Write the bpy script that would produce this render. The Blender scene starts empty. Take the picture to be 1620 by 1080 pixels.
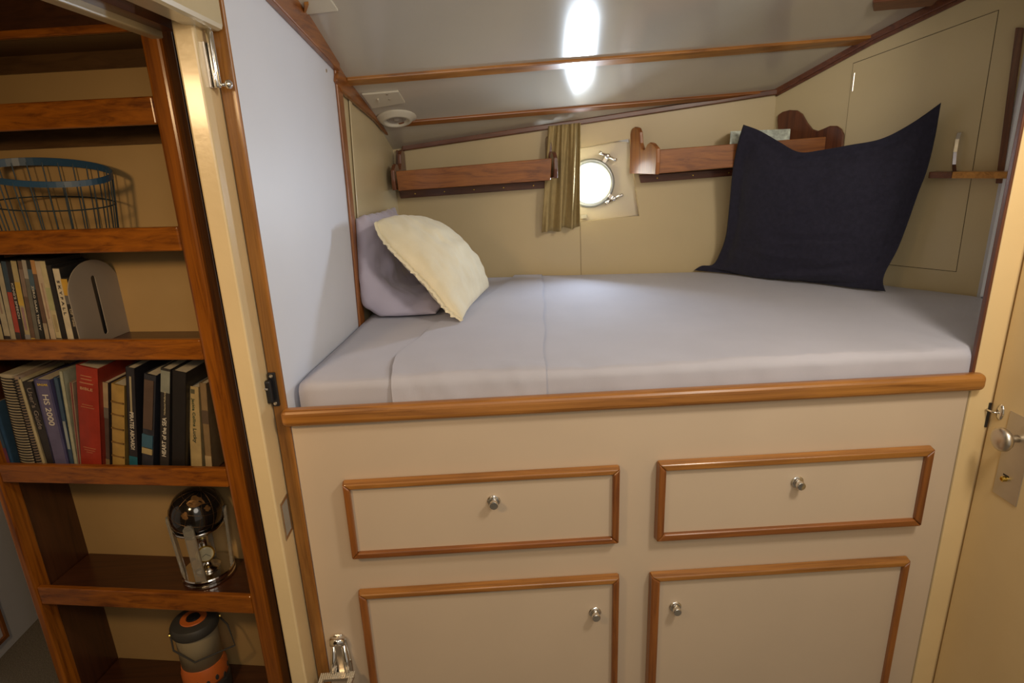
import bpy, bmesh, math, random
from mathutils import Vector, Matrix, noise
random.seed(7)
V = Vector
sc = bpy.context.scene
COL = sc.collection
PI = math.pi

# ---------------------------------------------------------------- camera
FPX = 960.0
PITCH, ROLL, YAW = math.radians(17.2), math.radians(2.2), math.radians(-2.0)
CAM = V((0, -1.61, 1.95))
Fw = V((-math.sin(YAW)*math.cos(PITCH), math.cos(YAW)*math.cos(PITCH), -math.sin(PITCH)))
R0 = V((math.cos(YAW), math.sin(YAW), 0)); U0 = R0.cross(Fw)
Rt = R0*math.cos(ROLL) - U0*math.sin(ROLL)
Up = U0*math.cos(ROLL) + R0*math.sin(ROLL)
cd = bpy.data.cameras.new('camera'); cam = bpy.data.objects.new('camera', cd); COL.objects.link(cam)
cd.sensor_width = 36; cd.lens = FPX/1620*36; cd.clip_start = .02
cam.matrix_world = Matrix(((Rt.x, Up.x, -Fw.x, CAM.x), (Rt.y, Up.y, -Fw.y, CAM.y), (Rt.z, Up.z, -Fw.z, CAM.z), (0, 0, 0, 1)))
sc.camera = cam

# measured points: a pixel of the photograph cut with a real plane of the cabin
def ray(px, py): return Fw + Rt*((px-810)/FPX) - Up*((py-540)/FPX)
def onpl(q, n, p):
    d = ray(*q); return CAM + d*((n.dot(p-CAM))/n.dot(d))
def atY(q, y): return onpl(q, V((0, 1, 0)), V((0, y, 0)))
def atX(q, x): return onpl(q, V((1, 0, 0)), V((x, 0, 0)))
def atZ(q, z): return onpl(q, V((0, 0, 1)), V((0, 0, z)))
def vpl(a, b):
    n = V((b[0]-a[0], b[1]-a[1], 0)).cross(V((0, 0, 1))).normalized()
    if n.dot(CAM-V((a[0], a[1], 0))) < 0: n = -n
    return n, V((a[0], a[1], 0))
BWn, BWo = vpl((-.42, 1.51), (1.359, 1.326))
RWn, RWo = vpl((1.359, 1.326), (1.904, .596))
LWn, LWo = vpl((-.584, 0), (-.43, 1.51))
def onB(q, o=0): return onpl(q, BWn, BWo+BWn*o)
def onR(q, o=0): return onpl(q, RWn, RWo+RWn*o)
def onL(q, o=0): return onpl(q, LWn, LWo+LWn*o)
def lwx(y): return -.584 + .102*y
# bookcase frame
ba = math.radians(-8.5)
BO = V((-.65, .10, 0)); BU = V((math.cos(ba), math.sin(ba), 0)); BV = V((-math.sin(ba), math.cos(ba), 0))
def bc(u, d, z): return BO + BU*u + BV*d + V((0, 0, z))
def onBC(q, d=0):
    P = onpl(q, BV, BO+BV*d); return (P-BO).dot(BU), P.z

# ---------------------------------------------------------------- materials
def newmat(name):
    m = bpy.data.materials.new(name); m.use_nodes = True
    nt = m.node_tree; b = nt.nodes['Principled BSDF']
    return m, nt, b
def lerp3(a, b, t): return tuple(a[i]+(b[i]-a[i])*t for i in range(3))
def plain(name, col, rough=.5, metal=0, coat=0, var=.08, scale=14, bump=0, bscale=60, sheen=0, trans=0, alpha=1, spec=.5):
    m, nt, b = newmat(name)
    tc = nt.nodes.new('ShaderNodeTexCoord')
    n = nt.nodes.new('ShaderNodeTexNoise'); n.inputs['Scale'].default_value = scale; n.inputs['Detail'].default_value = 4
    nt.links.new(tc.outputs['Object'], n.inputs['Vector'])
    r = nt.nodes.new('ShaderNodeValToRGB')
    r.color_ramp.elements[0].position = .3; r.color_ramp.elements[1].position = .7
    r.color_ramp.elements[0].color = tuple(c*(1-var) for c in col)+(1,)
    r.color_ramp.elements[1].color = tuple(min(1, c*(1+var)) for c in col)+(1,)
    nt.links.new(n.outputs['Fac'], r.inputs['Fac']); nt.links.new(r.outputs['Color'], b.inputs['Base Color'])
    b.inputs['Roughness'].default_value = rough; b.inputs['Metallic'].default_value = metal
    b.inputs['Coat Weight'].default_value = coat; b.inputs['Coat Roughness'].default_value = .12
    b.inputs['Sheen Weight'].default_value = sheen; b.inputs['Transmission Weight'].default_value = trans
    b.inputs['Specular IOR Level'].default_value = spec
    if bump:
        n2 = nt.nodes.new('ShaderNodeTexNoise'); n2.inputs['Scale'].default_value = bscale; n2.inputs['Detail'].default_value = 3
        nt.links.new(tc.outputs['Object'], n2.inputs['Vector'])
        bp = nt.nodes.new('ShaderNodeBump'); bp.inputs['Strength'].default_value = bump; bp.inputs['Distance'].default_value = .004
        nt.links.new(n2.outputs['Fac'], bp.inputs['Height']); nt.links.new(bp.outputs['Normal'], b.inputs['Normal'])
    return m
def wood(name, c1, c2, axis, rough=.38, coat=.5, freq=1.0):
    m, nt, b = newmat(name)
    tc = nt.nodes.new('ShaderNodeTexCoord'); mp = nt.nodes.new('ShaderNodeMapping')
    s = [34*freq]*3; s[axis] = 1.3
    mp.inputs['Scale'].default_value = s
    nt.links.new(tc.outputs['Object'], mp.inputs['Vector'])
    n = nt.nodes.new('ShaderNodeTexNoise'); n.inputs['Scale'].default_value = 1.6; n.inputs['Detail'].default_value = 8; n.inputs['Roughness'].default_value = .65; n.inputs['Distortion'].default_value = .7
    nt.links.new(mp.outputs['Vector'], n.inputs['Vector'])
    r = nt.nodes.new('ShaderNodeValToRGB')
    r.color_ramp.elements[0].position = .33; r.color_ramp.elements[0].color = c1+(1,)
    r.color_ramp.elements[1].position = .66; r.color_ramp.elements[1].color = c2+(1,)
    e = r.color_ramp.elements.new(.5); e.color = lerp3(c1, c2, .62)+(1,)
    nt.links.new(n.outputs['Fac'], r.inputs['Fac'])
    n3 = nt.nodes.new('ShaderNodeTexNoise'); n3.inputs['Scale'].default_value = 3.0
    nt.links.new(tc.outputs['Object'], n3.inputs['Vector'])
    mx = nt.nodes.new('ShaderNodeMix'); mx.data_type = 'RGBA'; mx.blend_type = 'MULTIPLY'
    mr = nt.nodes.new('ShaderNodeMapRange'); mr.inputs['From Min'].default_value = .35; mr.inputs['From Max'].default_value = .65; mr.inputs['To Min'].default_value = .0; mr.inputs['To Max'].default_value = .45
    nt.links.new(n3.outputs['Fac'], mr.inputs['Value']); nt.links.new(mr.outputs['Result'], mx.inputs['Factor'])
    nt.links.new(r.outputs['Color'], mx.inputs[6]); mx.inputs[7].default_value = (.62, .55, .5, 1)
    nt.links.new(mx.outputs[2], b.inputs['Base Color'])
    b.inputs['Roughness'].default_value = rough; b.inputs['Coat Weight'].default_value = coat; b.inputs['Coat Roughness'].default_value = .16
    bp = nt.nodes.new('ShaderNodeBump'); bp.inputs['Strength'].default_value = .12; bp.inputs['Distance'].default_value = .002
    nt.links.new(n.outputs['Fac'], bp.inputs['Height']); nt.links.new(bp.outputs['Normal'], b.inputs['Normal'])
    return m
def woods(name, c1, c2, **k): return [wood('%s_%s' % (name, 'xyz'[i]), c1, c2, i, **k) for i in range(3)]
TEAK = woods('varnished_teak', (.15, .042, .008), (.36, .125, .022))
RAILW = woods('golden_teak', (.20, .070, .010), (.46, .195, .036))
LEDGE = woods('bright_teak', (.36, .15, .02), (.70, .34, .07))
CLEAT = woods('dull_back_wood', (.085, .042, .015), (.15, .078, .028), coat=.1)
DARK = woods('dark_mahogany', (.075, .020, .008), (.17, .052, .018))
SHW = woods('bookcase_wood', (.14, .036, .003), (.42, .132, .009), rough=.32, coat=.3)
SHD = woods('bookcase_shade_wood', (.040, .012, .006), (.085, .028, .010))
M = {}
M['cream'] = plain('cream_gloss_paint', (.59, .49, .295), .32, coat=.25, var=.04, scale=3, bump=.05, bscale=25)
M['post'] = plain('cream_brushed_paint', (.76, .59, .33), .28, coat=.4, var=.05, scale=4, bump=.14, bscale=45)
M['bunk'] = plain('warm_white_paint', (.605, .478, .345), .42, var=.03, scale=3)
M['white'] = plain('white_satin_panel', (.705, .74, .84), .5, var=.02, scale=3)
M['ceil'] = plain('gloss_ceiling_paint', (.50, .455, .38), .17, coat=.5, var=.03, scale=2)
M['backw'] = plain('cream_wall_paint', (.54, .43, .245), .4, coat=.15, var=.04, scale=3)
M['door'] = plain('cream_door_paint', (.77, .57, .29), .36, coat=.2, var=.04, scale=3, bump=.05, bscale=25)
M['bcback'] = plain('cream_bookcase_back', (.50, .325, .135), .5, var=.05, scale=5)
M['reveal'] = plain('pale_reveal_paint', (.60, .53, .41), .4, var=.04, scale=4)
M['ringm'] = plain('dull_chrome_ring', (.42, .45, .46), .38, metal=.7, var=.05)
M['carpet'] = plain('grey_carpet', (.20, .18, .15), .95, var=.35, scale=220, bump=.6, bscale=260)
M['lav'] = plain('lavender_sheet', (.475, .47, .535), .8, var=.03, scale=6, sheen=.1, spec=.1, bump=.12, bscale=500)
M['lav2'] = plain('lavender_pillowcase', (.46, .42, .52), .72, var=.04, scale=6, sheen=.3, bump=.15, bscale=400)
M['creamcloth'] = plain('cream_linen', (.76, .68, .48), .8, var=.05, scale=12, sheen=.3, bump=.3, bscale=260)
M['navy'] = plain('navy_cotton', (.020, .019, .034), .85, var=.15, scale=60, sheen=.08, bump=.25, bscale=420, spec=.2)
M['curt'] = plain('tan_curtain_cloth', (.38, .285, .125), .8, var=.08, scale=40, bump=.3, bscale=350)
M['chrome'] = plain('polished_chrome', (.78, .76, .73), .12, metal=1, var=.02)
M['steel'] = plain('brushed_steel', (.66, .60, .52), .32, metal=1, var=.04)
M['nickel'] = plain('satin_nickel', (.62, .55, .44), .38, metal=.85, var=.04)
M['pull'] = plain('grey_zinc_pull', (.40, .40, .36), .45, metal=.3, var=.06)
M['brass'] = plain('yellow_brass', (.75, .52, .12), .25, metal=1, var=.04)
M['black'] = plain('black_plastic', (.015, .014, .016), .35, var=.1)
M['gap'] = plain('dark_gap', (.05, .035, .02), .9, var=.1)
M['plate'] = plain('white_plastic', (.60, .55, .44), .35, var=.02)
M['paper'] = plain('page_paper', (.58, .50, .36), .9, var=.08, scale=90)
M['teal'] = plain('teal_enamel', (.028, .085, .17), .35, var=.08)
M['wire'] = plain('dark_wire', (.03, .05, .06), .4, metal=.3, var=.1)
M['bookend'] = plain('pale_grey_metal', (.38, .33, .27), .5, var=.03)
M['acrylic'] = plain('clear_acrylic', (.75, .72, .62), .08, var=.02, trans=.75)
M['globe'] = plain('black_globe_gloss', (.012, .010, .009), .08, coat=1, var=.2, scale=30)
M['land'] = plain('globe_copper_land', (.30, .16, .06), .3, metal=.6, var=.3, scale=80)
M['dial'] = plain('clock_dial_cream', (.62, .55, .34), .5, var=.04)
M['lantern'] = plain('frosted_lantern_shade', (.38, .31, .19), .45, var=.04)
M['orange'] = plain('orange_plastic', (.66, .16, .03), .4, var=.05)
M['greyp'] = plain('dark_grey_plastic', (.055, .052, .046), .5, var=.08)
M['bluegloss'] = plain('magazine_cover', (.50, .55, .48), .3, var=.45, scale=45)
M['seam'] = plain('seam_shadow_line', (.34, .26, .15), .8, var=.05)
def colmat(c, rough=.45, var=.12):
    k = 'c%.3f_%.3f_%.3f' % c
    if k not in M: M[k] = plain('spine_'+k, c, rough, var=var, scale=30)
    return M[k]
def emit(name, col, s):
    m, nt, b = newmat(name)
    b.inputs['Base Color'].default_value = (.9, .95, 1, 1); b.inputs['Emission Color'].default_value = col+(1,); b.inputs['Emission Strength'].default_value = s
    b.inputs['Roughness'].default_value = .1
    return m

# ---------------------------------------------------------------- builders
def empty(name, loc, label=None, cat=None, group=None):
    o = bpy.data.objects.new(name, None); COL.objects.link(o); o.location = loc; o.empty_display_size = .03
    tag(o, label, cat, group); return o
def tag(o, label=None, cat=None, group=None, kind=None):
    if label: o['label'] = label
    if cat: o['category'] = cat
    if group: o['group'] = group
    if kind: o['kind'] = kind
    return o
def wloc(p):
    l = V((0, 0, 0))
    while p is not None: l = l + p.location; p = p.parent
    return l
def obj(name, bm, mats, parent=None, bevel=0, smooth=False, seg=2, subs=0, origin=None, label=None, recalc=True):
    me = bpy.data.meshes.new(name)
    if recalc: bmesh.ops.recalc_face_normals(bm, faces=bm.faces)
    if origin is None:
        if parent is not None: origin = wloc(parent)
        else:
            c = [v.co for v in bm.verts]
            origin = V((sum(v.x for v in c)/len(c), sum(v.y for v in c)/len(c), min(v.z for v in c)))
    base = wloc(parent) if parent is not None else V((0, 0, 0))
    bmesh.ops.translate(bm, verts=bm.verts, vec=-origin)
    bm.to_mesh(me); bm.free()
    o = bpy.data.objects.new(name, me); COL.objects.link(o)
    for m in (mats if isinstance(mats, (list, tuple)) else [mats]): me.materials.append(m)
    if parent is not None: o.parent = parent
    o.location = origin - base
    if smooth:
        for p in me.polygons: p.use_smooth = True
    if bevel:
        md = o.modifiers.new('bevel', 'BEVEL'); md.width = bevel; md.segments = seg; md.limit_method = 'ANGLE'; md.angle_limit = math.radians(38)
    if subs:
        md = o.modifiers.new('sub', 'SUBSURF'); md.levels = subs; md.render_levels = subs
    if label: o['label'] = label
    return o
def struct(name, bm, mats, parent=None, **k):
    o = obj(name, bm, mats, parent, **k)
    if parent is None: o['kind'] = 'structure'
    return o
def B(): return bmesh.new()
def prism(bm, pts, vec, mi=0):
    a = [bm.verts.new(p) for p in pts]; b = [bm.verts.new(p+vec) for p in pts]; n = len(pts)
    fs = [bm.faces.new(a), bm.faces.new(b[::-1])]
    for i in range(n): fs.append(bm.faces.new((a[i], a[(i+1) % n], b[(i+1) % n], b[i])))
    for f in fs: f.material_index = mi
    return bm
def hexa(bm, a, b, mi=0):
    """eight corners: front quad a, back quad b"""
    A = [bm.verts.new(p) for p in a]; C = [bm.verts.new(p) for p in b]
    fs = [bm.faces.new(A), bm.faces.new(C[::-1])]
    for i in range(4): fs.append(bm.faces.new((A[i], A[(i+1) % 4], C[(i+1) % 4], C[i])))
    for f in fs: f.material_index = mi
def box(bm, x0, x1, y0, y1, z0, z1, mi=0):
    return prism(bm, [V((x0, y0, z0)), V((x1, y0, z0)), V((x1, y0, z1)), V((x0, y0, z1))], V((0, y1-y0, 0)), mi)
def bar(bm, p, q, w, h, up=V((0, 0, 1)), mi=0):
    """bar from p to q: section w across, h along up, centred"""
    d = (q-p).normalized(); s = d.cross(up).normalized(); u = s.cross(d).normalized()
    pts = [p+s*(w/2)+u*(h/2), p-s*(w/2)+u*(h/2), p-s*(w/2)-u*(h/2), p+s*(w/2)-u*(h/2)]
    return prism(bm, pts, q-p, mi)
def frame_axes(ax):
    ax = ax.normalized(); t = V((0, 0, 1)) if abs(ax.z) < .9 else V((1, 0, 0))
    a = ax.cross(t).normalized(); return a, ax.cross(a).normalized(), ax
def lathe(bm, prof, o, ax=V((0, 0, 1)), n=28, mi=0, sx=1, sy=1):
    a, b, c = frame_axes(ax); rings = []
    for r, h in prof:
        if r < 1e-5: rings.append([bm.verts.new(o+c*h)])
        else: rings.append([bm.verts.new(o+c*h+a*(r*sx*math.cos(2*PI*i/n))+b*(r*sy*math.sin(2*PI*i/n))) for i in range(n)])
    for R_, S in zip(rings, rings[1:]):
        for i in range(n):
            j = (i+1) % n
            if len(R_) == 1 and len(S) == 1: break
            if len(R_) == 1: f = bm.faces.new((R_[0], S[i], S[j]))
            elif len(S) == 1: f = bm.faces.new((R_[i], R_[j], S[0]))
            else: f = bm.faces.new((R_[i], R_[j], S[j], S[i]))
            f.material_index = mi
    if len(rings[0]) > 1: bm.faces.new(rings[0][::-1]).material_index = mi
    if len(rings[-1]) > 1: bm.faces.new(rings[-1]).material_index = mi
    return bm
def tube(bm, pts, r, n=8, closed=False, mi=0):
    N = len(pts); rings = []
    for i, p in enumerate(pts):
        if closed: t = pts[(i+1) % N]-pts[i-1]
        else: t = pts[min(i+1, N-1)]-pts[max(i-1, 0)]
        a, b, _ = frame_axes(t)
        if rings:   # keep the frame from flipping
            pa = (rings[-1][0].co-pts[i-1]); pa = pa-t.normalized()*pa.dot(t.normalized())
            if pa.length > 1e-7: a = pa.normalized(); b = t.normalized().cross(a)
        rr = r[i] if isinstance(r, (list, tuple)) else r
        rings.append([bm.verts.new(p+a*(rr*math.cos(2*PI*k/n))+b*(rr*math.sin(2*PI*k/n))) for k in range(n)])
    for i in range(N if closed else N-1):
        A, C = rings[i], rings[(i+1) % N]; off = 0
        if closed and i == N-1:
            off = min(range(n), key=lambda o_: (A[0].co-C[o_].co).length)
        for k in range(n):
            f = bm.faces.new((A[k], A[(k+1) % n], C[(k+1+off) % n], C[(k+off) % n])); f.material_index = mi
    if not closed: bm.faces.new(rings[0][::-1]); bm.faces.new(rings[-1])
    return bm
def sphere(bm, c, r, n=16, mi=0, ax=V((0, 0, 1)), squash=1):
    prof = [(r*math.sin(PI*i/n), -r*squash*math.cos(PI*i/n)) for i in range(n+1)]
    prof[0] = (0, -r*squash); prof[-1] = (0, r*squash)
    return lathe(bm, prof, c, ax, n=n*2, mi=mi)
def text_mesh(txt, size, o, xdir, ydir, name, mat, parent, depth=.0004, fit=None, bold=0, squeeze=None):
    """flat lettering: xdir = reading direction, ydir = up of the letters, centred at o"""
    cu = bpy.data.curves.new('t', 'FONT'); cu.body = txt; cu.size = size; cu.align_x = 'CENTER'; cu.align_y = 'CENTER'; cu.extrude = depth; cu.offset = bold; cu.resolution_u = 3
    cu.offset = size*.012
    to = bpy.data.objects.new('t', cu); COL.objects.link(to)
    bpy.context.view_layer.update()
    me = bpy.data.meshes.new_from_object(to.evaluated_get(bpy.context.evaluated_depsgraph_get()))
    bpy.data.objects.remove(to); bpy.data.curves.remove(cu)
    x = xdir.normalized(); y = ydir.normalized(); z = x.cross(y)
    xs = [v.co.x for v in me.vertices]; k = 1
    if fit and xs: k = fit/(max(xs)-min(xs))
    ky = squeeze or 1
    bm = B(); bm.from_mesh(me); bpy.data.meshes.remove(me)
    for v in bm.verts:
        c = v.co.copy(); v.co = o + x*(c.x*k) + y*(c.y*ky) + z*c.z
    return obj(name, bm, mat, parent)

# ================================================================ ROOM SHELL
# floor
bm = B(); box(bm, -2.6, 2.6, -2.6, 2.0, -.05, 0)
struct('floor', bm, M['carpet'])
# left partition (white) and the cream part behind its teak strip
def lw(y, z, o=0): return V((lwx(y), y, z)) + LWn*o
bm = B(); prism(bm, [lw(.002, 0), lw(.75, 0), lw(.75, 2.62), lw(.002, 2.74)], -LWn*.04)
wl_ = struct('wall_left', bm, M['white'])
bm = B(); lathe(bm, [(.006, 0), (.005, .002), (0, .0025)], onL((516, 112)), LWn, 12); obj('screw', bm, M['steel'], wl_)
bm = B(); prism(bm, [lw(.755, 1.0, -.004), lw(1.54, 1.0, -.004), lw(1.54, 2.25, -.004), lw(.755, 2.5, -.004)], -LWn*.036)
struct('wall_left_rear', bm, M['cream'])
# hull side wall
c0 = V((-.42, 1.51, 0)); c1 = V((1.359, 1.326, 0)); c2 = V((1.904, .596, 0))
bw = (c1-c0).normalized(); rw = (c2-c1).normalized()
# hull wall with the square opening for the porthole panel
PO = [onB((893, 238)), onB((996, 219.5)), onB((1011.5, 341.5)), onB((893, 353))]
def bwl(s, z, o=0): return c0+bw*s+V((0, 0, z))+BWn*o
def bs(P): return (P-c0).dot(bw)
Lb = (c1-c0).length
s0, s1 = bs(PO[0]), bs(PO[1]); za, zb = PO[3].z, PO[1].z
s0 = bs(onB((905, 300))); s0 -= .09
wall = B()
def ring_panel(bm, outer, inner, vec):
    n = len(outer)
    A = [bm.verts.new(p) for p in outer]; I = [bm.verts.new(p) for p in inner]
    A2 = [bm.verts.new(p+vec) for p in outer]; I2 = [bm.verts.new(p+vec) for p in inner]
    for i in range(n):
        j = (i+1) % n
        bm.faces.new((A[i], A[j], I[j], I[i])); bm.faces.new((A2[j], A2[i], I2[i], I2[j]))
        bm.faces.new((A[j], A[i], A2[i], A2[j])); bm.faces.new((I[i], I[j], I2[j], I2[i]))
inn = [PO[3], PO[2], PO[1], PO[0]]
out = [bwl(-.05, 1.0), bwl(Lb+.03, 1.0), bwl(Lb+.03, 2.28), bwl(-.05, 2.14)]
ring_panel(wall, out, inn, -BWn*.05)
wb = struct('wall_back', wall, M['backw'])
bm = B(); prism(bm, [onB((917.2, 352)), onB((918.6, 352)), onB((920.2, 441)), onB((918.8, 441))], BWn*.0012)
obj('seam', bm, M['seam'], wb)
# end wall on the right, and the cream return behind the pillar
bm = B(); prism(bm, [c1+V((0, 0, 1.0)), c2+V((0, 0, 1.0)), c2+V((0, 0, 2.75)), c1+V((0, 0, 2.35))], -RWn*.04)
wr = struct('wall_right', bm, M['cream'])
bm = B(); prism(bm, [c2+V((-.012, .0, 1.0)), c2+V((.6, -.06, 1.0)), c2+V((.6, -.06, 2.85)), c2+V((-.012, 0, 2.75))], V((0, .04, 0)))
struct('wall_right_return', bm, M['white'])
# teak edging where the two meet
bm = B(); prism(bm, [onR((1608, 44), .0), onR((1621, 44), 0), onR((1587, 290), 0), onR((1576, 290), 0)], RWn*.012)
struct('trim_1', bm, DARK[2], bevel=.003)

# ceiling: sloping, cambered deckhead
LA0, RA0 = V((-.72, -1.4, 2.86)), V((2.6, -1.4, 2.98))
LA, RA = onL((461, 0)), onR((1488, 0))
LB, RB = onL((543, 121), .01), onR((1387, 54))
LC, RC = onL((617, 196), .05), onR((1232, 141), .0)
LD, RD = onB((634, 236)), onR((1222, 147))
rows = [(LA0, RA0), (LA.lerp(LA0, .4), RA.lerp(RA0, .4)), (LA, RA), (LB, RB), (LC, RC), (LD, RD)]
rows = [(a+V((-.05, 0, 0)), b+(b-a).normalized()*.12) for a, b in rows]
a, b = rows[-1]; rows.append((a+V((0, .05, -.02)), b+V((.02, .05, -.02))))
bm = B(); N = 24; grid = []
for k, (a, b) in enumerate(rows): grid.append([bm.verts.new(a.lerp(b, i/N)-V((0, 0, (.055 if k < 3 else 0)*math.sin(PI*i/N)**2))) for i in range(N+1)])
for p, q in zip(grid, grid[1:]):
    for i in range(N): bm.faces.new((p[i], p[i+1], q[i+1], q[i]))
ce = struct('ceiling', bm, M['ceil'], smooth=False)
for p in ce.data.polygons: p.use_smooth = True
md = ce.modifiers.new('thick', 'SOLIDIFY'); md.thickness = .03; md.offset = 1 if ce.data.polygons[0].normal.z > 0 else -1
md = ce.modifiers.new('es', 'EDGE_SPLIT'); md.split_angle = math.radians(25)
def ceil_plane(i):
    a, b = rows[i]; c_, d_ = rows[i+1]
    n = (b-a).cross(c_-a).normalized()
    if n.z > 0: n = -n
    return n, a
def onC(q, i, o=0):
    n, p = ceil_plane(i); return onpl(q, n, p+n*o)
# battens across the deckhead
def batten(k, i, p, q, wpx, mat, th=.012):
    """teak strip lying on the deckhead between two measured ends"""
    bm = B(); n, _ = ceil_plane(i)
    (x0, y0), (x1, y1) = p, q
    A = [onC((x0, y0-wpx[0]/2), i, -.004), onC((x1, y1-wpx[1]/2), i, -.004), onC((x1, y1+wpx[1]/2), i, -.004), onC((x0, y0+wpx[0]/2), i, -.004)]
    prism(bm, A, n*(th+.004))
    return struct('trim_%d' % k, bm, mat, bevel=.004)
batten(2, 3, (548, 125.5), (1385, 58.5), (10, 10.5), RAILW[0])
batten(3, 4, (630, 193), (1226, 143.5), (7, 6), TEAK[0])
bm = B(); n, _ = ceil_plane(2)
prism(bm, [onC((1378, -10), 2, -.004), onC((1490, -22), 2, -.004), onC((1470, -3), 2, -.004), onC((1379, 5), 2, -.004)], n*.034)
struct('trim_4', bm, DARK[0], bevel=.003)
# left ceiling trim (two lengths) and vertical strip on the partition
def lpoly(k, pts, mat, th=.018, o=0): 
    bm = B(); prism(bm, [onL(p, o) for p in pts], LWn*th); return struct('trim_%d' % k, bm, mat, bevel=.004)
lpoly(5, [(422-52, -50), (461-42, -50), (527, 80), (529, 113)], TEAK[1], .022)
lpoly(6, [(529, 98), (553, 122), (596, 173), (637, 229), (632, 240), (590, 191), (535, 145), (527, 128)], TEAK[1], .016)
lpoly(7, [(527, 109), (538, 140), (575.5, 525), (567.5, 525), (547, 300)], TEAK[2], .010)
lpoly(8, [(551.5, 158), (555.5, 162), (569, 345), (565, 345)], M['cream'], .004)
# trim along the top of the hull side, curtain track
bm = B(); prism(bm, [onB((638, 229)), onB((900, 191.5)), onB((1228, 141)), onB((1228, 150)), (onB((900, 200))), onB((636, 239))], BWn*.02)
struct('trim_9', bm, DARK[0], bevel=.004)
bm = B(); prism(bm, [onB((628, 237)), onB((637.5, 240)), onB((637, 268)), onB((628, 268))], BWn*.022)
struct('trim_10', bm, DARK[2], bevel=.003)
# right ceiling trim: two parallel mouldings
bm = B(); prism(bm, [onR((1560, -38)), onR((1488, 0)), onR((1387, 52)), onR((1239, 130)), onR((1225, 142)), onR((1229, 150)), onR((1272, 126)), onR((1386, 63)), onR((1580, -30))], RWn*.018)
struct('trim_11', bm, DARK[1], bevel=.004)
bm = B(); prism(bm, [onR((1600, -40)), onR((1380, 64)), onR((1270, 122)), onR((1229, 146)), onR((1229, 153)), onR((1271, 130.5)), onR((1381, 71)), onR((1530, 0)), onR((1610, -36))], RWn*.012)
struct('trim_12', bm, DARK[1], bevel=.003)

# ---- left doorway: teak strip, cream jamb, header
SL, SR = -.623, -.584
bm = B(); box(bm, SL, SR, -.004, .03, 0, 2.72)
st = struct('trim_13', bm, RAILW[2], bevel=.004)
bm = B(); box(bm, -.672, SL-.0025, -.092, .03, 0, 2.30)
jamb = struct('door_1', bm, M['post'], bevel=.005)
# header beam with its track
zt = atX((310, 29), -.59).z
bm = B(); box(bm, -.655, -.588, -1.3, -.006, zt, zt+.6); 
hd = struct('trim_14', bm, M['cream'], bevel=.012)
zt2 = atX((200, 40), -.735).z
bm = B(); box(bm, -.765, -.735, -1.3, .0, zt2, zt2+.035)
box(bm, -.765, -.655, -1.3, .0, zt2+.035, zt2+.6)
struct('trim_15', bm, M['cream'], bevel=.004)
bm = B(); box(bm, -.734, -.700, -1.3, -.001, zt2+.015, zt2+.036)
struct('trim_16', bm, DARK[1])
# barrel bolt on the jamb
bo = []
p0 = atX((326, 52), SL+.004); p1 = atX((340, 139), SL+.006)
yb = (p0.y+p1.y)/2
bm = B(); box(bm, SL-.003, SL+.003, yb-.016, yb+.016, p1.z+.0, p0.z-.02); obj_b = obj('bolt_plate', bm, M['steel'], jamb, bevel=.001)
bm = B(); lathe(bm, [(.008, 0), (.009, .004), (.009, p0.z-p1.z), (.006, p0.z-p1.z+.004), (.006, p0.z-p1.z+.03)], V((SL+.012, yb, p1.z)), n=16)
obj('barrel_bolt', bm, M['chrome'], jamb, smooth=True, label='chrome barrel bolt')
bm = B(); kz = p1.z+.006
tube(bm, [V((SL+.014, yb, kz)), V((SL+.03, yb, kz+.001))], .004, 10); lathe(bm, [(.004, 0), (.010, .004), (.011, .010), (.006, .015), (0, .016)], V((SL+.03, yb, kz+.001)), V((1, 0, 0)), 16)
obj('bolt_knob', bm, M['chrome'], jamb, smooth=True)
# flush pull let into the jamb
q = [(444.5, 797), (455, 779), (465, 833), (452.5, 858)]
P = [atX(p, SL-.001) for p in q]
yy0, yy1 = -.066, -.006; zz0, zz1 = atX((452.5, 858), SL).z, atX((444.5, 797), SL).z
bm = B()
ring_panel(bm, [V((SL-.0018, yy0, zz0)), V((SL-.0018, yy1, zz0)), V((SL-.0018, yy1, zz1)), V((SL-.0018, yy0, zz1))],
           [V((SL-.0018, yy0+.008, zz0+.010)), V((SL-.0018, yy1-.008, zz0+.010)), V((SL-.0018, yy1-.008, zz1-.010)), V((SL-.0018, yy0+.008, zz1-.010))], V((.0016, 0, 0)))
fp = obj('flush_pull', bm, M['steel'], jamb, label='recessed chrome pull')
bm = B(); box(bm, SL-.0022, SL-.0012, yy0+.006, yy1-.006, zz0+.008, zz1-.008); obj('pull_recess', bm, M['pull'], fp)
# black catch on the teak strip
z0, z1 = atY((424, 643), -.01).z, atY((424, 590), -.01).z
ca = B(); box(ca, SL+.002, SL+.022, -.012, -.003, z0, z1)
cat_ = obj('door_catch', ca, M['black'], st, bevel=.002, label='black metal catch')
bm = B(); box(bm, SL-.022, SL+.012, -.030, -.011, z0+.016, z1-.018); obj('catch_body', bm, M['black'], cat_, bevel=.004)
for zz in (z0+.009, z1-.009):
    bm = B(); lathe(bm, [(.0055, 0), (.0045, .002), (.002, .0022), (.002, .0008), (0, .0008)], V((SL+.011, -.012, zz)), V((0, -1, 0)), 14); obj('screw', bm, M['steel'], cat_)
bm = B(); tube(bm, [V((SL-.012, -.034, z1-.03)), V((SL-.004, -.036, z1-.036)), V((SL+.004, -.032, z1-.04))], .003, 8); obj('spring', bm, M['steel'], cat_)

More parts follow.
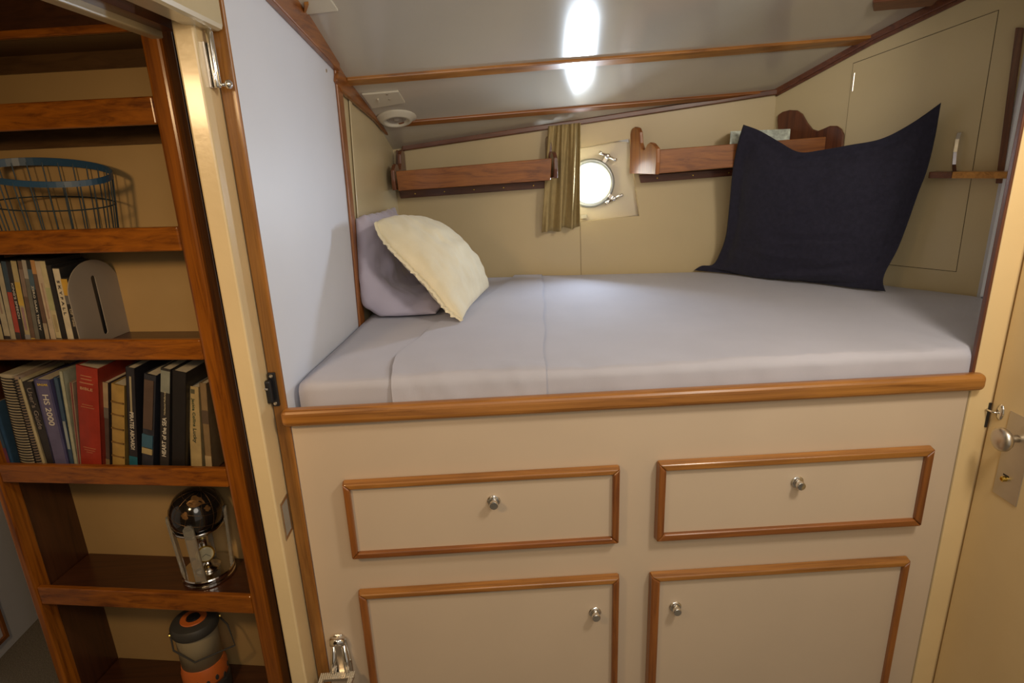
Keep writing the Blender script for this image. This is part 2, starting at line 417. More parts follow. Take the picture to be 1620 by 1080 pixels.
# ---- right pillar and cabin door
bm = B(); box(bm, 1.408, 1.478, -.003, .012, 0, 2.8); box(bm, 1.470, 1.60, .004, .012, 0, 2.8)
struct('wall_pillar_right', bm, M['door'], bevel=.004)
bm = B(); box(bm, 1.3985, 1.4075, -.004, .012, 1.255, 2.8)
struct('trim_17', bm, DARK[2], bevel=.003)
DX = 1.4805
bm = B(); box(bm, DX, DX+.035, -1.0, -.004, .01, 2.6)
door = struct('door_2', bm, M['door'], bevel=.004)
def dpt(q, o=0): return atX(q, DX-o)
pa, pb, pc = dpt((1583, 728)), dpt((1571, 777)), dpt((1602, 798))
py0, py1 = pc.y-.002, pb.y
ztop = dpt((1605, 652)).z
bm = B(); box(bm, DX-.003, DX, py0-.012, py1, pb.z, ztop)
lp = obj('lock_plate', bm, M['nickel'], door, bevel=.001, label='satin metal lock plate')
kc = dpt((1612, 697), .01); kc.x = DX-.003; kc.y = (py0+py1)/2-.006
bm = B(); lathe(bm, [(.011, 0), (.0105, .014), (.010, .026), (.016, .030), (.030, .036), (.0345, .044), (.0335, .052), (.026, .058), (.012, .061), (0, .0615)], kc, V((-1, 0, 0)), 36)
obj('door_knob', bm, M['steel'], door, smooth=True, label='round satin metal door knob')
lk = dpt((1592, 757))
bm = B(); lathe(bm, [(.008, 0), (.008, .010), (.006, .012), (.0045, .012), (.0045, .006), (0, .006)], V((DX-.003, lk.y, lk.z)), V((-1, 0, 0)), 18)
obj('lock_cylinder', bm, M['brass'], lp, smooth=False, label='brass lock cylinder')
bm = B(); box(bm, DX-.0035, DX-.002, lk.y-.010, lk.y+.010, lk.z+.008, lk.z+.013); obj('keyhole_slot', bm, M['black'], lp)
hk = dpt((1583, 652))
bm = B(); lathe(bm, [(.013, 0), (.013, .002), (.009, .005), (0, .0055)], V((DX, hk.y, hk.z)), V((-1, 0, 0)), 24, sx=1.0, sy=1.9)
he = obj('hook_eye', bm, M['chrome'], door, smooth=True)
bm = B(); tube(bm, [V((DX-.005, hk.y, hk.z-.002)), V((DX-.016, hk.y+.006, hk.z-.002)), V((DX-.018, hk.y+.03, hk.z-.003)), V((DX-.012, -.006, hk.z-.004))], .0028, 8); obj('hook', bm, M['chrome'], he, smooth=True)
g0, g1 = atY((1566, 675), -.005).z, atY((1569, 637), -.005).z
bm = B(); box(bm, DX-.010, DX-.003, -.0065, -.0025, g0, g1); obj('keeper_slot', bm, M['black'], door)

# ---- wall details
GW = .0018
# porthole
pn = empty('window_1', onB((945, 300))); pn['kind'] = 'structure'
bm = B(); dep = -.035
ring_in = []
PC = onB((934, 290), dep)
a_, b_, _x = frame_axes(BWn)
N_ = 32
# recessed square panel with a round hole
sq = []
corners = [p - BWn*.035 for p in [PO[3], PO[2], PO[1], PO[0]]]
hole = []
for i in range(N_):
    ang = 2*PI*i/N_; hole.append(PC + bw*(.102*math.cos(ang)) + V((0, 0, .102*math.sin(ang))))
def sqpt(ang):
    d = bw*math.cos(ang)+V((0, 0, math.sin(ang)))
    best = None
    for k in range(4):
        A, C = corners[k], corners[(k+1) % 4]
        e = C-A
        # solve PC + t d = A + s e in (bw,z)
        m00, m01, m10, m11 = d.dot(bw), -e.dot(bw), d.z, -e.z
        det = m00*m11-m01*m10
        if abs(det) < 1e-9: continue
        r0, r1 = (A-PC).dot(bw), (A-PC).z
        t = (r0*m11-m01*r1)/det; s_ = (m00*r1-r0*m10)/det
        if t > 0 and -1e-6 <= s_ <= 1+1e-6 and (best is None or t < best): best = t
    return PC+d*best
outer = [sqpt(2*PI*i/N_) for i in range(N_)]
ring_panel(bm, outer, hole, -BWn*.012)
obj('porthole_panel', bm, M['reveal'], pn)
bm = B()
prof = []
rg = [(.0925, -.02), (.0935, .006), (.098, .012), (.108, .016), (.116, .012), (.119, -.002)]
lathe_ring = []
for i in range(N_):
    ang = 2*PI*i/N_; d = bw*math.cos(ang)+V((0, 0, math.sin(ang)))
    lathe_ring.append([bm.verts.new(PC+d*r+BWn*h) for r, h in rg])
for i in range(N_):
    A, C = lathe_ring[i], lathe_ring[(i+1) % N_]
    for k in range(len(rg)-1): bm.faces.new((A[k], A[k+1], C[k+1], C[k]))
obj('porthole_ring', bm, M['ringm'], pn, smooth=True, label='chrome porthole ring')
bm = B(); lathe(bm, [(.0935, 0), (.0935, .004)], PC-BWn*.012, BWn, 40)
obj('window_pane', bm, emit('bright_daylight_glass', (.93, .97, 1.0), 6.0), pn, label='round glass pane bright with daylight')
for q, rot in (((961, 247), -.45), ((971, 314), .45)):
    p = onB(q, -.015); bm = B()
    lathe(bm, [(.008, -.016), (.008, .004), (.013, .006), (.013, .016), (.008, .02), (0, .021)], p, BWn, 14)
    d = bw*math.cos(rot)+V((0, 0, math.sin(rot)))
    for s_ in (-1, 1):
        tube(bm, [p+BWn*.012+d*(.006*s_), p+BWn*.02+d*(.028*s_), p+BWn*.03+d*(.044*s_)], [.008, .0065, .008], 8)
    obj('wing_nut', bm, M['chrome'], pn, smooth=True)
    bm = B(); pn_ = p-PC; pn_ = pn_-BWn*pn_.dot(BWn); bar(bm, p+BWn*.0, PC+pn_*.78+BWn*(p-PC).dot(BWn), .020, .012, BWn); obj('clamp_lug', bm, M['steel'], pn, bevel=.002)
bm = B(); p = onB((925, 343), -.02); bar(bm, p-bw*.02, p+bw*.012+V((0, 0, .003)), .02, .014, BWn); obj('hinge_block', bm, M['plate'], pn, bevel=.003)

# locker door in the end wall
ld = empty('locker_door', onR((1440, 424)), 'cream locker door with chrome bow handle in the angled end wall of the bunk', 'locker door')
Q = [(1350, 100), (1580.5, 15.5), (1513, 430), (1405, 418.5)]
PA = [onR(q) for q in Q]
xl_ = onR((1345, 160)); bl = V((xl_.x, xl_.y, PA[3].z))
c4 = [PA[0], PA[1], PA[2], bl]
cen = sum(c4, V())/4
bm = B(); prism(bm, c4, RWn*.0015)
obj('door_gap', bm, M['gap'], ld)
bm = B(); prism(bm, [p+((cen-p).normalized())*.0028 for p in c4], RWn*.0032)
obj('door_panel', bm, M['cream'], ld)
hp0, hp1 = onR((1521, 209), .004), onR((1513, 270), .004)
bm = B(); o_ = .034
pts = [hp0, hp0+RWn*.022+V((0, 0, -.002)), hp0.lerp(hp1, .18)+RWn*o_, hp0.lerp(hp1, .5)+RWn*(o_+.006), hp0.lerp(hp1, .82)+RWn*o_, hp1+RWn*.022+V((0, 0, .002)), hp1]
sd = rw
vs = []
for i, p in enumerate(pts):
    t = (pts[min(i+1, 6)]-pts[max(i-1, 0)]).normalized(); nn = t.cross(sd).normalized()
    vs.append([bm.verts.new(p+sd*.007+nn*.0022), bm.verts.new(p-sd*.007+nn*.0022), bm.verts.new(p-sd*.007-nn*.0022), bm.verts.new(p+sd*.007-nn*.0022)])
for A, C in zip(vs, vs[1:]):
    for k in range(4): bm.faces.new((A[k], A[(k+1) % 4], C[(k+1) % 4], C[k]))
bm.faces.new(vs[0]); bm.faces.new(vs[-1][::-1])
obj('handle', bm, M['chrome'], ld, smooth=False, bevel=.0015, label='chrome bow handle')
hz = onR((1350, 130), .003); bm = B(); tube(bm, [hz+V((0, 0, -.035)), hz+V((0, 0, .035))], .0035, 8); obj('hinge', bm, M['steel'], ld)

# little teak shelf on the end wall
A0, A1 = onR((1468, 282), .09), onR((1600, 275), .09)
A1 = V((A1.x, A1.y, A0.z))
bk0, bk1 = A0-RWn*.09, A1-RWn*.09
f_ = .30
bm = B(); th = V((0, 0, .024))
prism(bm, [A0, A0.lerp(A1, f_), bk0.lerp(bk1, f_), bk0], th); lsh = None
ls = empty('ledge_shelf', bk0.lerp(bk1, .5), 'short teak ledge with a duller end piece, below the chrome bow handle', 'shelf')
obj('end_piece', bm, DARK[0], ls, bevel=.003, label='dull unvarnished end')
bm = B(); prism(bm, [A0.lerp(A1, f_), A1, bk1, bk0.lerp(bk1, f_)], th); obj('ledge_board', bm, LEDGE[0], ls, bevel=.003)

# ---- deckhead fixtures
n3, _p = ceil_plane(3)
bm = B(); q = [(572, 147), (630, 142), (641, 160), (588, 169)]
cl = empty('switch_plate', onC((606, 155), 3), 'white square switch plate on the ceiling beside the round ceiling vent', 'switch plate')
prism(bm, [onC(k, 3, .001) for k in q], n3*.008); obj('plate', bm, M['plate'], cl, bevel=.002)
bm = B(); prism(bm, [onC(k, 3, .009) for k in [(596.5, 156), (599, 155.8), (600.5, 160.5), (598, 161)]], n3*.006); obj('toggle', bm, M['plate'], cl, bevel=.001)
for k in ((612, 149), (616, 157)):
    bm = B(); lathe(bm, [(.005, 0), (.005, .002), (0, .003)], onC(k, 3, .0085), n3, 10); obj('screw', bm, M['steel'], cl)
cv = empty('ceiling_vent', onC((629, 184), 3), 'round white swivel vent on the ceiling above the bunk pillows', 'vent')
vc = onC((627, 186), 3, .001)
bm = B(); lathe(bm, [(.088, 0), (.087, .005), (.074, .009), (.064, .019), (.054, .021), (.050, .016), (.046, .006), (.043, .006)], vc, n3, 32)
obj('vent_rim', bm, M['plate'], cv, smooth=True)
bm = B(); lathe(bm, [(.045, .005), (.038, .010), (.028, .012), (.026, .008), (.014, .008), (.012, .014), (0, .015)], vc, n3, 24)
obj('vent_core', bm, M['bookend'], cv, smooth=True)
bm = B(); n2, _p = ceil_plane(2)
lt = empty('ceiling_switch', onC((500, -5), 2), 'white ceiling plate with a small brown toggle, above the white partition', 'switch plate')
prism(bm, [onC(k, 2, .001) for k in [(446, -40), (497, -44), (535, 14), (482, 20)]], n2*.008); obj('plate', bm, M['plate'], lt, bevel=.002)
bm = B(); prism(bm, [onC(k, 2, .009) for k in [(481, 3), (488, 2), (484, 14), (480, 15)]], n2*.012); obj('toggle', bm, RAILW[0], lt, bevel=.001)

# ================================================================ BUNK CABINET
bk = empty('bunk_cabinet', (.4, .0, 0), 'cream built-in bunk base with teak-framed drawers and cupboards under the mattress', 'bunk')
RZ = 1.29
# carcass follows the bulkheads
zf = 1.235
poly = [V((-.582, 0, 0)), V((1.404, 0, 0)), V((1.44, .016, 0)), V((1.89, .56, 0)), V((1.345, 1.30, 0)), V((-.42, 1.48, 0))]
bm = B(); prism(bm, [p+V((0, 0, .0)) for p in poly], V((0, 0, zf)))
obj('front_panel', bm, M['bunk'], bk, label='cream painted bunk front')
bm = B(); box(bm, -.6, 1.43, -.032, .010, RZ-.052, RZ)
ra = obj('bunk_rail', bm, RAILW[0], bk, bevel=.017, seg=4, label='rounded golden teak rail along the bunk edge')
bm = B(); box(bm, 1.4035, 1.4065, -.001, .006, 0, zf); obj('corner_seam', bm, M['seam'], bk)
def knob(parent, q, y, first=None):
    c = atY(q, y); c.y = y
    bm = B(); lathe(bm, [(.0200, 0), (.0200, .003), (.0175, .005), (.0170, .007), (.0110, .008), (.0105, .014), (.0128, .017), (.0135, .027), (.012, .0295), (0, .030)], c, V((0, -1, 0)), 28)
    return obj('knob', bm, M['chrome'], parent, smooth=False, bevel=.0008, label='round chrome knob')
def framed(name, outer, inner, kq, bevel=.005, yb=-.0006, yf=-.030, ypan=-.016, open_bottom=False, topmat=None):
    """a teak-framed front: outer = corners of the frame at the face, inner = its inside corners"""
    O_ = [atY(q, yf) for q in outer]; I_ = [atY(q, yf) for q in inner]
    root = None
    pan = B()
    x0 = (I_[0].x+I_[3].x)/2; x1 = (I_[1].x+I_[2].x)/2; z1 = (I_[0].z+I_[1].z)/2; z0 = (I_[2].z+I_[3].z)/2
    X0 = (O_[0].x+O_[3].x)/2; X1 = (O_[1].x+O_[2].x)/2; Z1 = (O_[0].z+O_[1].z)/2; Z0 = (O_[2].z+O_[3].z)/2
    e = .006
    box(pan, x0-e, x1+e, ypan, yb, z0-e, z1+e)
    root = obj(name, pan, M['bunk'], bk)
    k = .004   # moulding is a little wider at its base
    def member(p, mat):
        bm = B(); a = [V((x, yf, z)) for x, z in p[0]]; b = [V((x, yb, z)) for x, z in p[1]]
        hexa(bm, a, b); obj('frame_rail', bm, mat, root, bevel=bevel, seg=3)
    o = [(X0, Z1), (X1, Z1), (X1, Z0), (X0, Z0)]; i = [(x0, z1), (x1, z1), (x1, z0), (x0, z0)]
    ob = [(X0-k, Z1+k), (X1+k, Z1+k), (X1+k, Z0-k), (X0-k, Z0-k)]
    mats = [RAILW[0], TEAK[2], TEAK[0], TEAK[2]]
    for s_ in range(4):
        t = (s_+1) % 4
        member(([o[s_], o[t], i[t], i[s_]], [ob[s_], ob[t], i[t], i[s_]]), mats[s_])
    knob(root, kq, ypan)
    return root
framed('drawer', [(541, 768), (980, 743), (980, 861), (557, 885)], [(553, 776), (970, 752), (969, 853), (565, 875)], (781, 792), topmat=0)
framed('drawer', [(1042, 735), (1481, 713), (1458, 832), (1042, 858)], [(1055, 746), (1467, 723), (1448, 822), (1051, 847)], (1261, 762))
# cupboards go down behind the bottom edge of the photo
def low(q, z, y):  # same vertical line, at height z
    P = atY(q, y); return P
def framed_low(outer2, inner2, kq):
    # outer2: top-left, top-right, a point on the right side, a point on the left side (face); extended down to z = .07
    yf = -.030
    O2 = [atY(q, yf) for q in outer2]; I2 = [atY(q, yf) for q in inner2]
    def toq(P):
        d = P-CAM; w = d.dot(Fw); return (810+FPX*d.dot(Rt)/w, 540-FPX*d.dot(Up)/w)
    O3 = [O2[0], O2[1], V((O2[1].x, yf, .06)), V((O2[0].x, yf, .06))]
    I3 = [I2[0], I2[1], V((I2[1].x, yf, .085)), V((I2[0].x, yf, .085))]
    return framed('cupboard_door', [toq(p) for p in O3], [toq(p) for p in I3], kq)
framed_low([(566, 939), (980, 919)], [(579, 947), (970, 927)], (941, 968))
framed_low([(1032, 914), (1442, 888)], [(1045, 922), (1431, 896)], (1068, 959))

# folding chrome step fixed to the bunk front
fs = empty('folding_step', atY((535, 1050), 0), 'folding chrome step with studded tread low on the bunk front beside the teak strip', 'step')
z_a, z_b = atY((535, 1004), -.01).z, atY((545, 1068), -.02).z
cx = atY((536, 1030), -.01).x+.003
bm = B()
prof = [(-.026, z_b-.03), (.034, z_b-.03), (.034, z_b+.05), (.026, z_a-.02), (.012, z_a), (-.012, z_a), (-.024, z_a-.02), (-.03, z_b+.05)]
prism(bm, [V((cx+x, -.001, z)) for x, z in prof], V((0, -.010, 0))); obj('step_base', bm, M['chrome'], fs, bevel=.005, seg=3)
for sx_ in (-.020, .022):
    bm = B(); tube(bm, [V((cx+sx_*.7, -.014, z_a-.03)), V((cx+sx_, -.022, z_b+.06)), V((cx+sx_*1.1, -.034, z_b+.03))], [.007, .009, .010], 12); obj('hinge_arm', bm, M['chrome'], fs, smooth=True)
bm = B(); lathe(bm, [(.014, -.022), (.014, .022)], V((cx, -.018, z_a-.018)), V((1, 0, 0)), 18); obj('hinge_barrel', bm, M['chrome'], fs, smooth=True)
bm = B(); box(bm, cx-.012, cx+.012, -.020, -.011, z_b+.02, z_a-.03); obj('center_web', bm, M['steel'], fs, bevel=.003)
# U shaped tread sticking out from the front
ty0, ty1 = -.02, -.155
tz = z_b+.028
bm = B(); w0, w1, ww = -.062, .046, .016
box(bm, cx+w0, cx+w1, -.060, -.036, tz-.010, tz); box(bm, cx+w0, cx+w0+ww, ty1, -.060, tz-.010, tz); box(bm, cx+w1-ww, cx+w1, ty1, -.060, tz-.010, tz)
box(bm, cx+w0, cx+w1, ty1-.018, ty1, tz-.010, tz)
obj('tread', bm, M['steel'], fs, bevel=.001)
bm = B()
def studs(xa, xb, ya, yb_, st_=.0065):
    x = xa+st_/2
    while x < xb:
        y = ya+st_/2
        while y < yb_:
            prism(bm, [V((x-.002, y-.002, tz)), V((x+.002, y-.002, tz)), V((x+.002, y+.002, tz)), V((x-.002, y+.002, tz))], V((0, 0, .0025))); y += st_
        x += st_
studs(cx+w0, cx+w1, -.060, -.036); studs(cx+w0, cx+w0+ww, ty1, -.060); studs(cx+w1-ww, cx+w1, ty1, -.060)
obj('tread_grip', bm, M['plate'], fs)
bm = B(); box(bm, cx-.02, cx+.022, -.045, -.012, tz-.012, tz-.002); obj('tread_arm', bm, M['chrome'], fs, bevel=.003)

# ================================================================ MATTRESS AND BEDDING
ZM = 1.352; ZB = 1.238
def yback(x):
    ybw = 1.51-.1034*(x+.42)-.015
    if x > 1.30:
        yr = 1.326+(x-1.359)*(.596-1.326)/(1.904-1.359)-.022
        # rounded inner corner
        k = min(ybw, yr); d = abs(ybw-yr)
        if d < .12: k -= (.12-d)**2/.48
        return k
    return ybw
def yfront(x):
    y = .016
    if x < -.50: y += .035*((-.50-x)/.075)**2
    if x > 1.42: y += (x-1.42)*1.16*min(1, (x-1.42)/.06)
    return y
def wr(p, s, a): return a*noise.noise(V(p)*s)
R_ = .027
def msec(x, off, t):
    """section of the bed across its width at x: points from front bottom, over the top, to the back"""
    yf, yb = yfront(x), yback(x)
    pts = []
    for i in range(9): pts.append((yf, ZB+(ZM-R_-ZB)*i/8, V((-1, 0))))
    for i in range(1, 9):
        a = PI/2*i/8; pts.append((yf+R_-R_*math.cos(a), ZM-R_+R_*math.sin(a), V((-math.cos(a), math.sin(a)))))
    n = 44
    for i in range(1, n+1): pts.append((yf+R_+(yb-R_-yf-R_)*i/n, ZM, V((0, 1))))
    for i in range(1, 7):
        a = PI/2*i/6; pts.append((yb-R_+R_*math.sin(a), ZM-R_+R_*math.cos(a), V((math.sin(a), math.cos(a)))))
    for i in range(1, 4): pts.append((yb, ZM-R_-(ZM-R_-ZB)*i/3, V((1, 0))))
    out = []
    for k, (y, z, nn) in enumerate(pts):
        o = off
        if nn.y > .9: o += wr((x*1.2, y*1.2, 3), 2.2, .006)+wr((x, y, 9), 7, .0015)
        if k <= 17:   # front: soft vertical puckers
            f = 1-abs(k-9)/12
            o += wr((x*26+z*14, z*2, 1), 1.0, .0060*max(0, f)) + wr((x*5, z*3, 5), 1.0, .006)
        if nn.y > .9 and y < yf+.22:
            o += wr((x*22+y*9, y*1.5, 1), 1.0, .0060*(1-(y-yf)/.22)*(.5+.5*min(1, max(0, x+.3))))
        out.append(V((x, y+nn.x*o, z+nn.y*o)))
    return out
def bed_grid(xa, xb, off, nx, name, mat, parent=None, ends=True, xfun=None, x2fun=None, xs=None):
    bm = B(); rows_ = []
    for i in range(nx+1):
        t = i/nx
        row = []
        base = msec(0, 0, 0)
        for k in range(len(base)):
            # x of this station depends on y so that ends can be slanted
            y = base[k].y
            l = xfun(y, k) if xfun else xa; r = x2fun(y, k) if x2fun else xb
            x = l+(r-l)*t
            row.append(msec(x, off, t)[k])
        rows_.append([bm.verts.new(p) for p in row])
    for a, b in zip(rows_, rows_[1:]):
        for k in range(len(a)-1): bm.faces.new((a[k], b[k], b[k+1], a[k+1]))
    if ends:
        bm.faces.new(rows_[0][::-1]); bm.faces.new(rows_[-1]); 
        for a, b in zip(rows_, rows_[1:]): bm.faces.new((a[0], b[0], b[-1], a[-1]))
    return bm
XR = 1.893
def xl_m(y, k): return lwx(min(max(y, 0), 1.5))+.022
# rounding of the left end: applied afterwards by pushing the end rows down/in
bm = bed_grid(0, XR, 0, 70, 'mattress', None, xfun=xl_m)
for v in bm.verts:
    d = v.co.x-(lwx(v.co.y)+.022)
    if d < .05 and v.co.z > ZM-.05:
        k = (1-max(d, 0)/.05); v.co.z -= .010*k*k
mt = obj('mattress', bm, M['lav'], None, smooth=True)
tag(mt, 'thick bunk mattress in a lavender fitted sheet behind the teak rail', 'mattress')
# piping of the fitted sheet at the near left corner
# top sheet: starts right of the pillows, edge swings towards the front
def poly_x(tab, y):
    if y <= tab[0][0]: return tab[0][1]
    for (a, xa), (b, xb) in zip(tab, tab[1:]):
        if y <= b: return xa+(xb-xa)*(y-a)/(b-a)
    return tab[-1][1]
E1 = [(0, -.288), (.05, -.292), (.10, -.300), (.206, -.296), (.36, -.255), (.555, -.205), (.8, -.08), (1.1, .04), (1.5, .16)]
E2 = [(0, .145), (.1, .152), (.222, .165), (.6, .20), (1.0, .235), (1.5, .275)]
bm = bed_grid(0, XR-.004, .0045, 90, 'sheet', None, xfun=lambda y, k: poly_x(E1, y)+.004*math.sin(y*21), x2fun=lambda y, k: XR+.003, ends=False)
sh = obj('top_sheet', bm, M['lav'], None, smooth=True, recalc=False)
tag(sh, 'lavender flat sheet spread over the mattress with its cuff turned down near the pillows', 'sheet')
bm = bed_grid(0, 0, .0105, 26, 'cuff', None, xfun=lambda y, k: poly_x(E1, y)+.004*math.sin(y*21)-.002, x2fun=lambda y, k: poly_x(E2, y)+.004*math.sin(y*17+1), ends=False)
cu_ = obj('turned_down_cuff', bm, M['lav'], sh, smooth=True, recalc=False)

# ---- pillows
def pillow(name, mat, cs, T, label, cat, pinch=.05, flange=0, N=44, nz=.008, seed=0, sag=None, back=1.0, wfreq=4):
    """cs: four corners in order (u-,v-),(u+,v-),(u+,v+),(u-,v+); front side bulges along the corner normal"""
    a, b, c, d = cs
    nrm = (b-a).cross(d-a).normalized()
    cen = (a+b+c+d)/4
    if nrm.dot(CAM-cen) < 0: nrm = -nrm
    bm = B(); sides = []
    for s_ in (1, -1):
        g = []
        for i in range(N+1):
            row = []
            for j in range(N+1):
                u, v = 2*i/N-1, 2*j/N-1
                # edges bow inwards between the corners
                uu = u*(1-pinch*(1-v*v)*abs(u)**2); vv = v*(1-pinch*(1-u*u)*abs(v)**2)
                p = a*((1-uu)*(1-vv)/4)+b*((1+uu)*(1-vv)/4)+c*((1+uu)*(1+vv)/4)+d*((1-uu)*(1+vv)/4)
                k = 1-flange
                iu, iv = min(1, abs(u)/k), min(1, abs(v)/k)
                t = (max(0, 1-iu**2.6)*max(0, 1-iv**2.6))**.55
                w = noise.noise(V((u*wfreq+seed, v*wfreq, seed*1.7)))*nz*(.3+t) + noise.noise(V((u*wfreq*3+seed, v*wfreq*2.4, seed)))*nz*.45*(.35+t*.6)
                edge = max(abs(u), abs(v)) > .999
                th = (.0016 if flange else .001)
                off = s_*(T*t*(1 if s_ > 0 else back)+(0 if edge else th)) + (w if not edge else (noise.noise(V((u*3+seed, v*3, 7)))*nz*.8))
                if flange:
                    off += .010*noise.noise(V((u*2.2+seed, v*2.2, 4)))*(1 if max(abs(u), abs(v)) > k else .3)
                q = p+nrm*off
                if sag: q = sag(q, u, v)
                row.append(q)
            g.append(row)
        sides.append(g)
    top = [[bm.verts.new(p) for p in r] for r in sides[0]]
    bot = []
    for i in range(N+1):
        r = []
        for j in range(N+1):
            if i in (0, N) or j in (0, N): r.append(top[i][j])
            else: r.append(bm.verts.new(sides[1][i][j]))
        bot.append(r)
    for i in range(N):
        for j in range(N):
            bm.faces.new((top[i][j], top[i+1][j], top[i+1][j+1], top[i][j+1]))
            bm.faces.new((bot[i][j], bot[i][j+1], bot[i+1][j+1], bot[i+1][j]))
    o = obj(name, bm, mat, None, smooth=True)
    tag(o, label, cat)
    return o, nrm
ZT = ZM+.008
def clampz(q, u, v):
    if q.z < ZT+.004: q = V((q.x, q.y, ZT+.004))
    return q
def resample(pts, n):
    L = [0]
    for p, q in zip(pts, pts[1:]): L.append(L[-1]+(q-p).length)
    out_ = []; k = 0
    for i in range(n+1):
        d = L[-1]*i/n
        while k < len(L)-2 and L[k+1] < d: k += 1
        t = (d-L[k])/max(1e-9, L[k+1]-L[k])
        p0, p1, p2, p3 = pts[max(k-1, 0)], pts[k], pts[k+1], pts[min(k+2, len(pts)-1)]
        out_.append(.5*((2*p1)+(p2-p0)*t+(2*p0-5*p1+4*p2-p3)*t*t+(3*p1-p0-3*p2+p3)*t**3))
    return out_
def edge_px(qs, a, b):
    """edge curve measured in the photo, its distance running evenly from corner a to corner b"""
    wa, wb = (a-CAM).dot(Fw), (b-CAM).dot(Fw)
    L = [0]
    for p, q in zip(qs, qs[1:]): L.append(L[-1]+math.dist(p, q))
    return [CAM+ray(*q)*(wa+(wb-wa)*l/L[-1]) for q, l in zip(qs, L)]
def coons_pillow(name, mat, Bo, Ri, To, Le, T, label, cat, flange=0, N=56, nz=.008, seed=0, sag=None, back=1.0, wf=4, pw=.55, fold=()):
    """four edge curves: bottom and top run left to right, left and right run bottom to top"""
    Bo, Ri, To, Le = [resample(c, N) for c in (Bo, Ri, To, Le)]
    def S(i, j):
        u, v = i/N, j/N
        return Bo[i]*(1-v)+To[i]*v+Le[j]*(1-u)+Ri[j]*u-(Bo[0]*((1-u)*(1-v))+Bo[N]*(u*(1-v))+To[0]*((1-u)*v)+To[N]*(u*v))
    G = [[S(i, j) for j in range(N+1)] for i in range(N+1)]
    nrm = (G[N][N//2]-G[0][N//2]).cross(G[N//2][N]-G[N//2][0]).normalized()
    cen = G[N//2][N//2]
    if nrm.dot(CAM-cen) < 0: nrm = -nrm
    bm = B(); sides = []
    k = 1-flange
    for s_ in (1, -1):
        g = []
        for i in range(N+1):
            row = []
            for j in range(N+1):
                u, v = 2*i/N-1, 2*j/N-1
                iu, iv = min(1, abs(u)/k), min(1, abs(v)/k)
                t = (max(0, 1-iu**2.4)*max(0, 1-iv**2.4))**pw
                rim = max(abs(u), abs(v))
                w = noise.noise(V((u*wf+seed, v*wf, seed*1.7)))*nz*(.3+t)+noise.noise(V((u*wf*3.3+seed, v*wf*1.6, seed)))*nz*.4*(.3+t*.6)
                # gathers radiating from the seams
                w += nz*.55*math.sin(22*(u if abs(v) > abs(u) else v)+3*noise.noise(V((u*3, v*3, seed))))*max(0, rim/k-.55)*(1 if rim < k else .25)
                for (fu, fv, du, dv, am, wd) in fold:
                    dd = ((u-fu)*dv-(v-fv)*du); al = (u-fu)*du+(v-fv)*dv
                    if 0 < al < 1.2: w += am*math.exp(-(dd/wd)**2)*math.sin(min(1, al/1.2)*PI)
                edge = rim > .999
                off = s_*(T*t*(1 if s_ > 0 else back)+(0 if edge else .0016))+(w if not edge else 0)
                if flange: off += .012*noise.noise(V((u*2.2+seed, v*2.2, 4)))*(1 if rim > k else .3)*(0 if edge and s_ < 0 else 1)
                q = G[i][j]+nrm*off
                if sag: q = sag(q, u, v)
                row.append(q)
            g.append(row)
        sides.append(g)
    top = [[bm.verts.new(p) for p in r] for r in sides[0]]
    bot = [[top[i][j] if (i in (0, N) or j in (0, N)) else bm.verts.new(sides[1][i][j]) for j in range(N+1)] for i in range(N+1)]
    for i in range(N):
        for j in range(N):
            bm.faces.new((top[i][j], top[i+1][j], top[i+1][j+1], top[i][j+1]))
            bm.faces.new((bot[i][j], bot[i][j+1], bot[i+1][j+1], bot[i+1][j]))
    o = obj(name, bm, mat, None, smooth=True)
    if label: tag(o, label, cat)
    return o, nrm, (Bo, Ri, To, Le)
# lavender pillow slumped against the partition
fa, fb = atY((690, 504), .70), atY((538, 346), .76)
fb.x = max(fb.x, lwx(fb.y)+.012)
Lp = edge_px([(690, 503), (660, 504), (628, 501), (600, 494), (578, 474), (562, 440), (550, 398), (542, 365), (538, 346)], fa, fb)
def in_room(p, m=.012):
    p = p.copy(); p.z = max(p.z, ZT+.003); p.x = max(p.x, lwx(p.y)+m); return p
Lp = [in_room(p) for p in Lp]
Rp = [in_room(p+V((.06, .52, -.01))) for p in Lp]
def sag1(q, u, v): return in_room(q)
coons_pillow('bed_pillow', M['lav2'], [Lp[0], Lp[0].lerp(Rp[0], .5), Rp[0]], Rp, [Lp[-1], Lp[-1].lerp(Rp[-1], .5)+V((0, 0, -.01)), Rp[-1]], Lp, .125, 'lavender pillow leaning on the white partition, mostly behind the cream cushion', 'pillow', nz=.020, seed=2, sag=sag1, back=.35, fold=((-.9, .9, .5, -.87, .012, .12), (-.95, .3, .8, -.6, -.012, .10), (-.3, -.95, -.5, .87, .010, .12)))
# cream cushion on top of it
A_, B_ = atY((594, 352), .64), atZ((731, 507), ZM+.014)
C_, D_ = atZ((773, 454), ZM+.014), atY((688, 356), 1.10)
cBo = edge_px([(731, 507), (739, 490), (755, 472), (773, 454)], B_, C_)
cRi = edge_px([(773, 454), (752, 418), (726, 386), (704, 366), (688, 356)], C_, D_)
cTo = edge_px([(594, 352), (608, 345), (636, 343), (664, 347), (688, 356)], A_, D_)
cLe = edge_px([(731, 507), (708, 492), (686, 464), (662, 438), (636, 412), (615, 390), (600, 370), (594, 352)], B_, A_)
cc, cn, cb_ = coons_pillow('scatter_cushion', M['creamcloth'], cBo, cRi, cTo, cLe, .075, 'cream linen cushion with a ruffled seam lying against the lavender pillow', 'cushion', nz=.007, seed=5, sag=lambda q, u, v: in_room(q), back=.55)
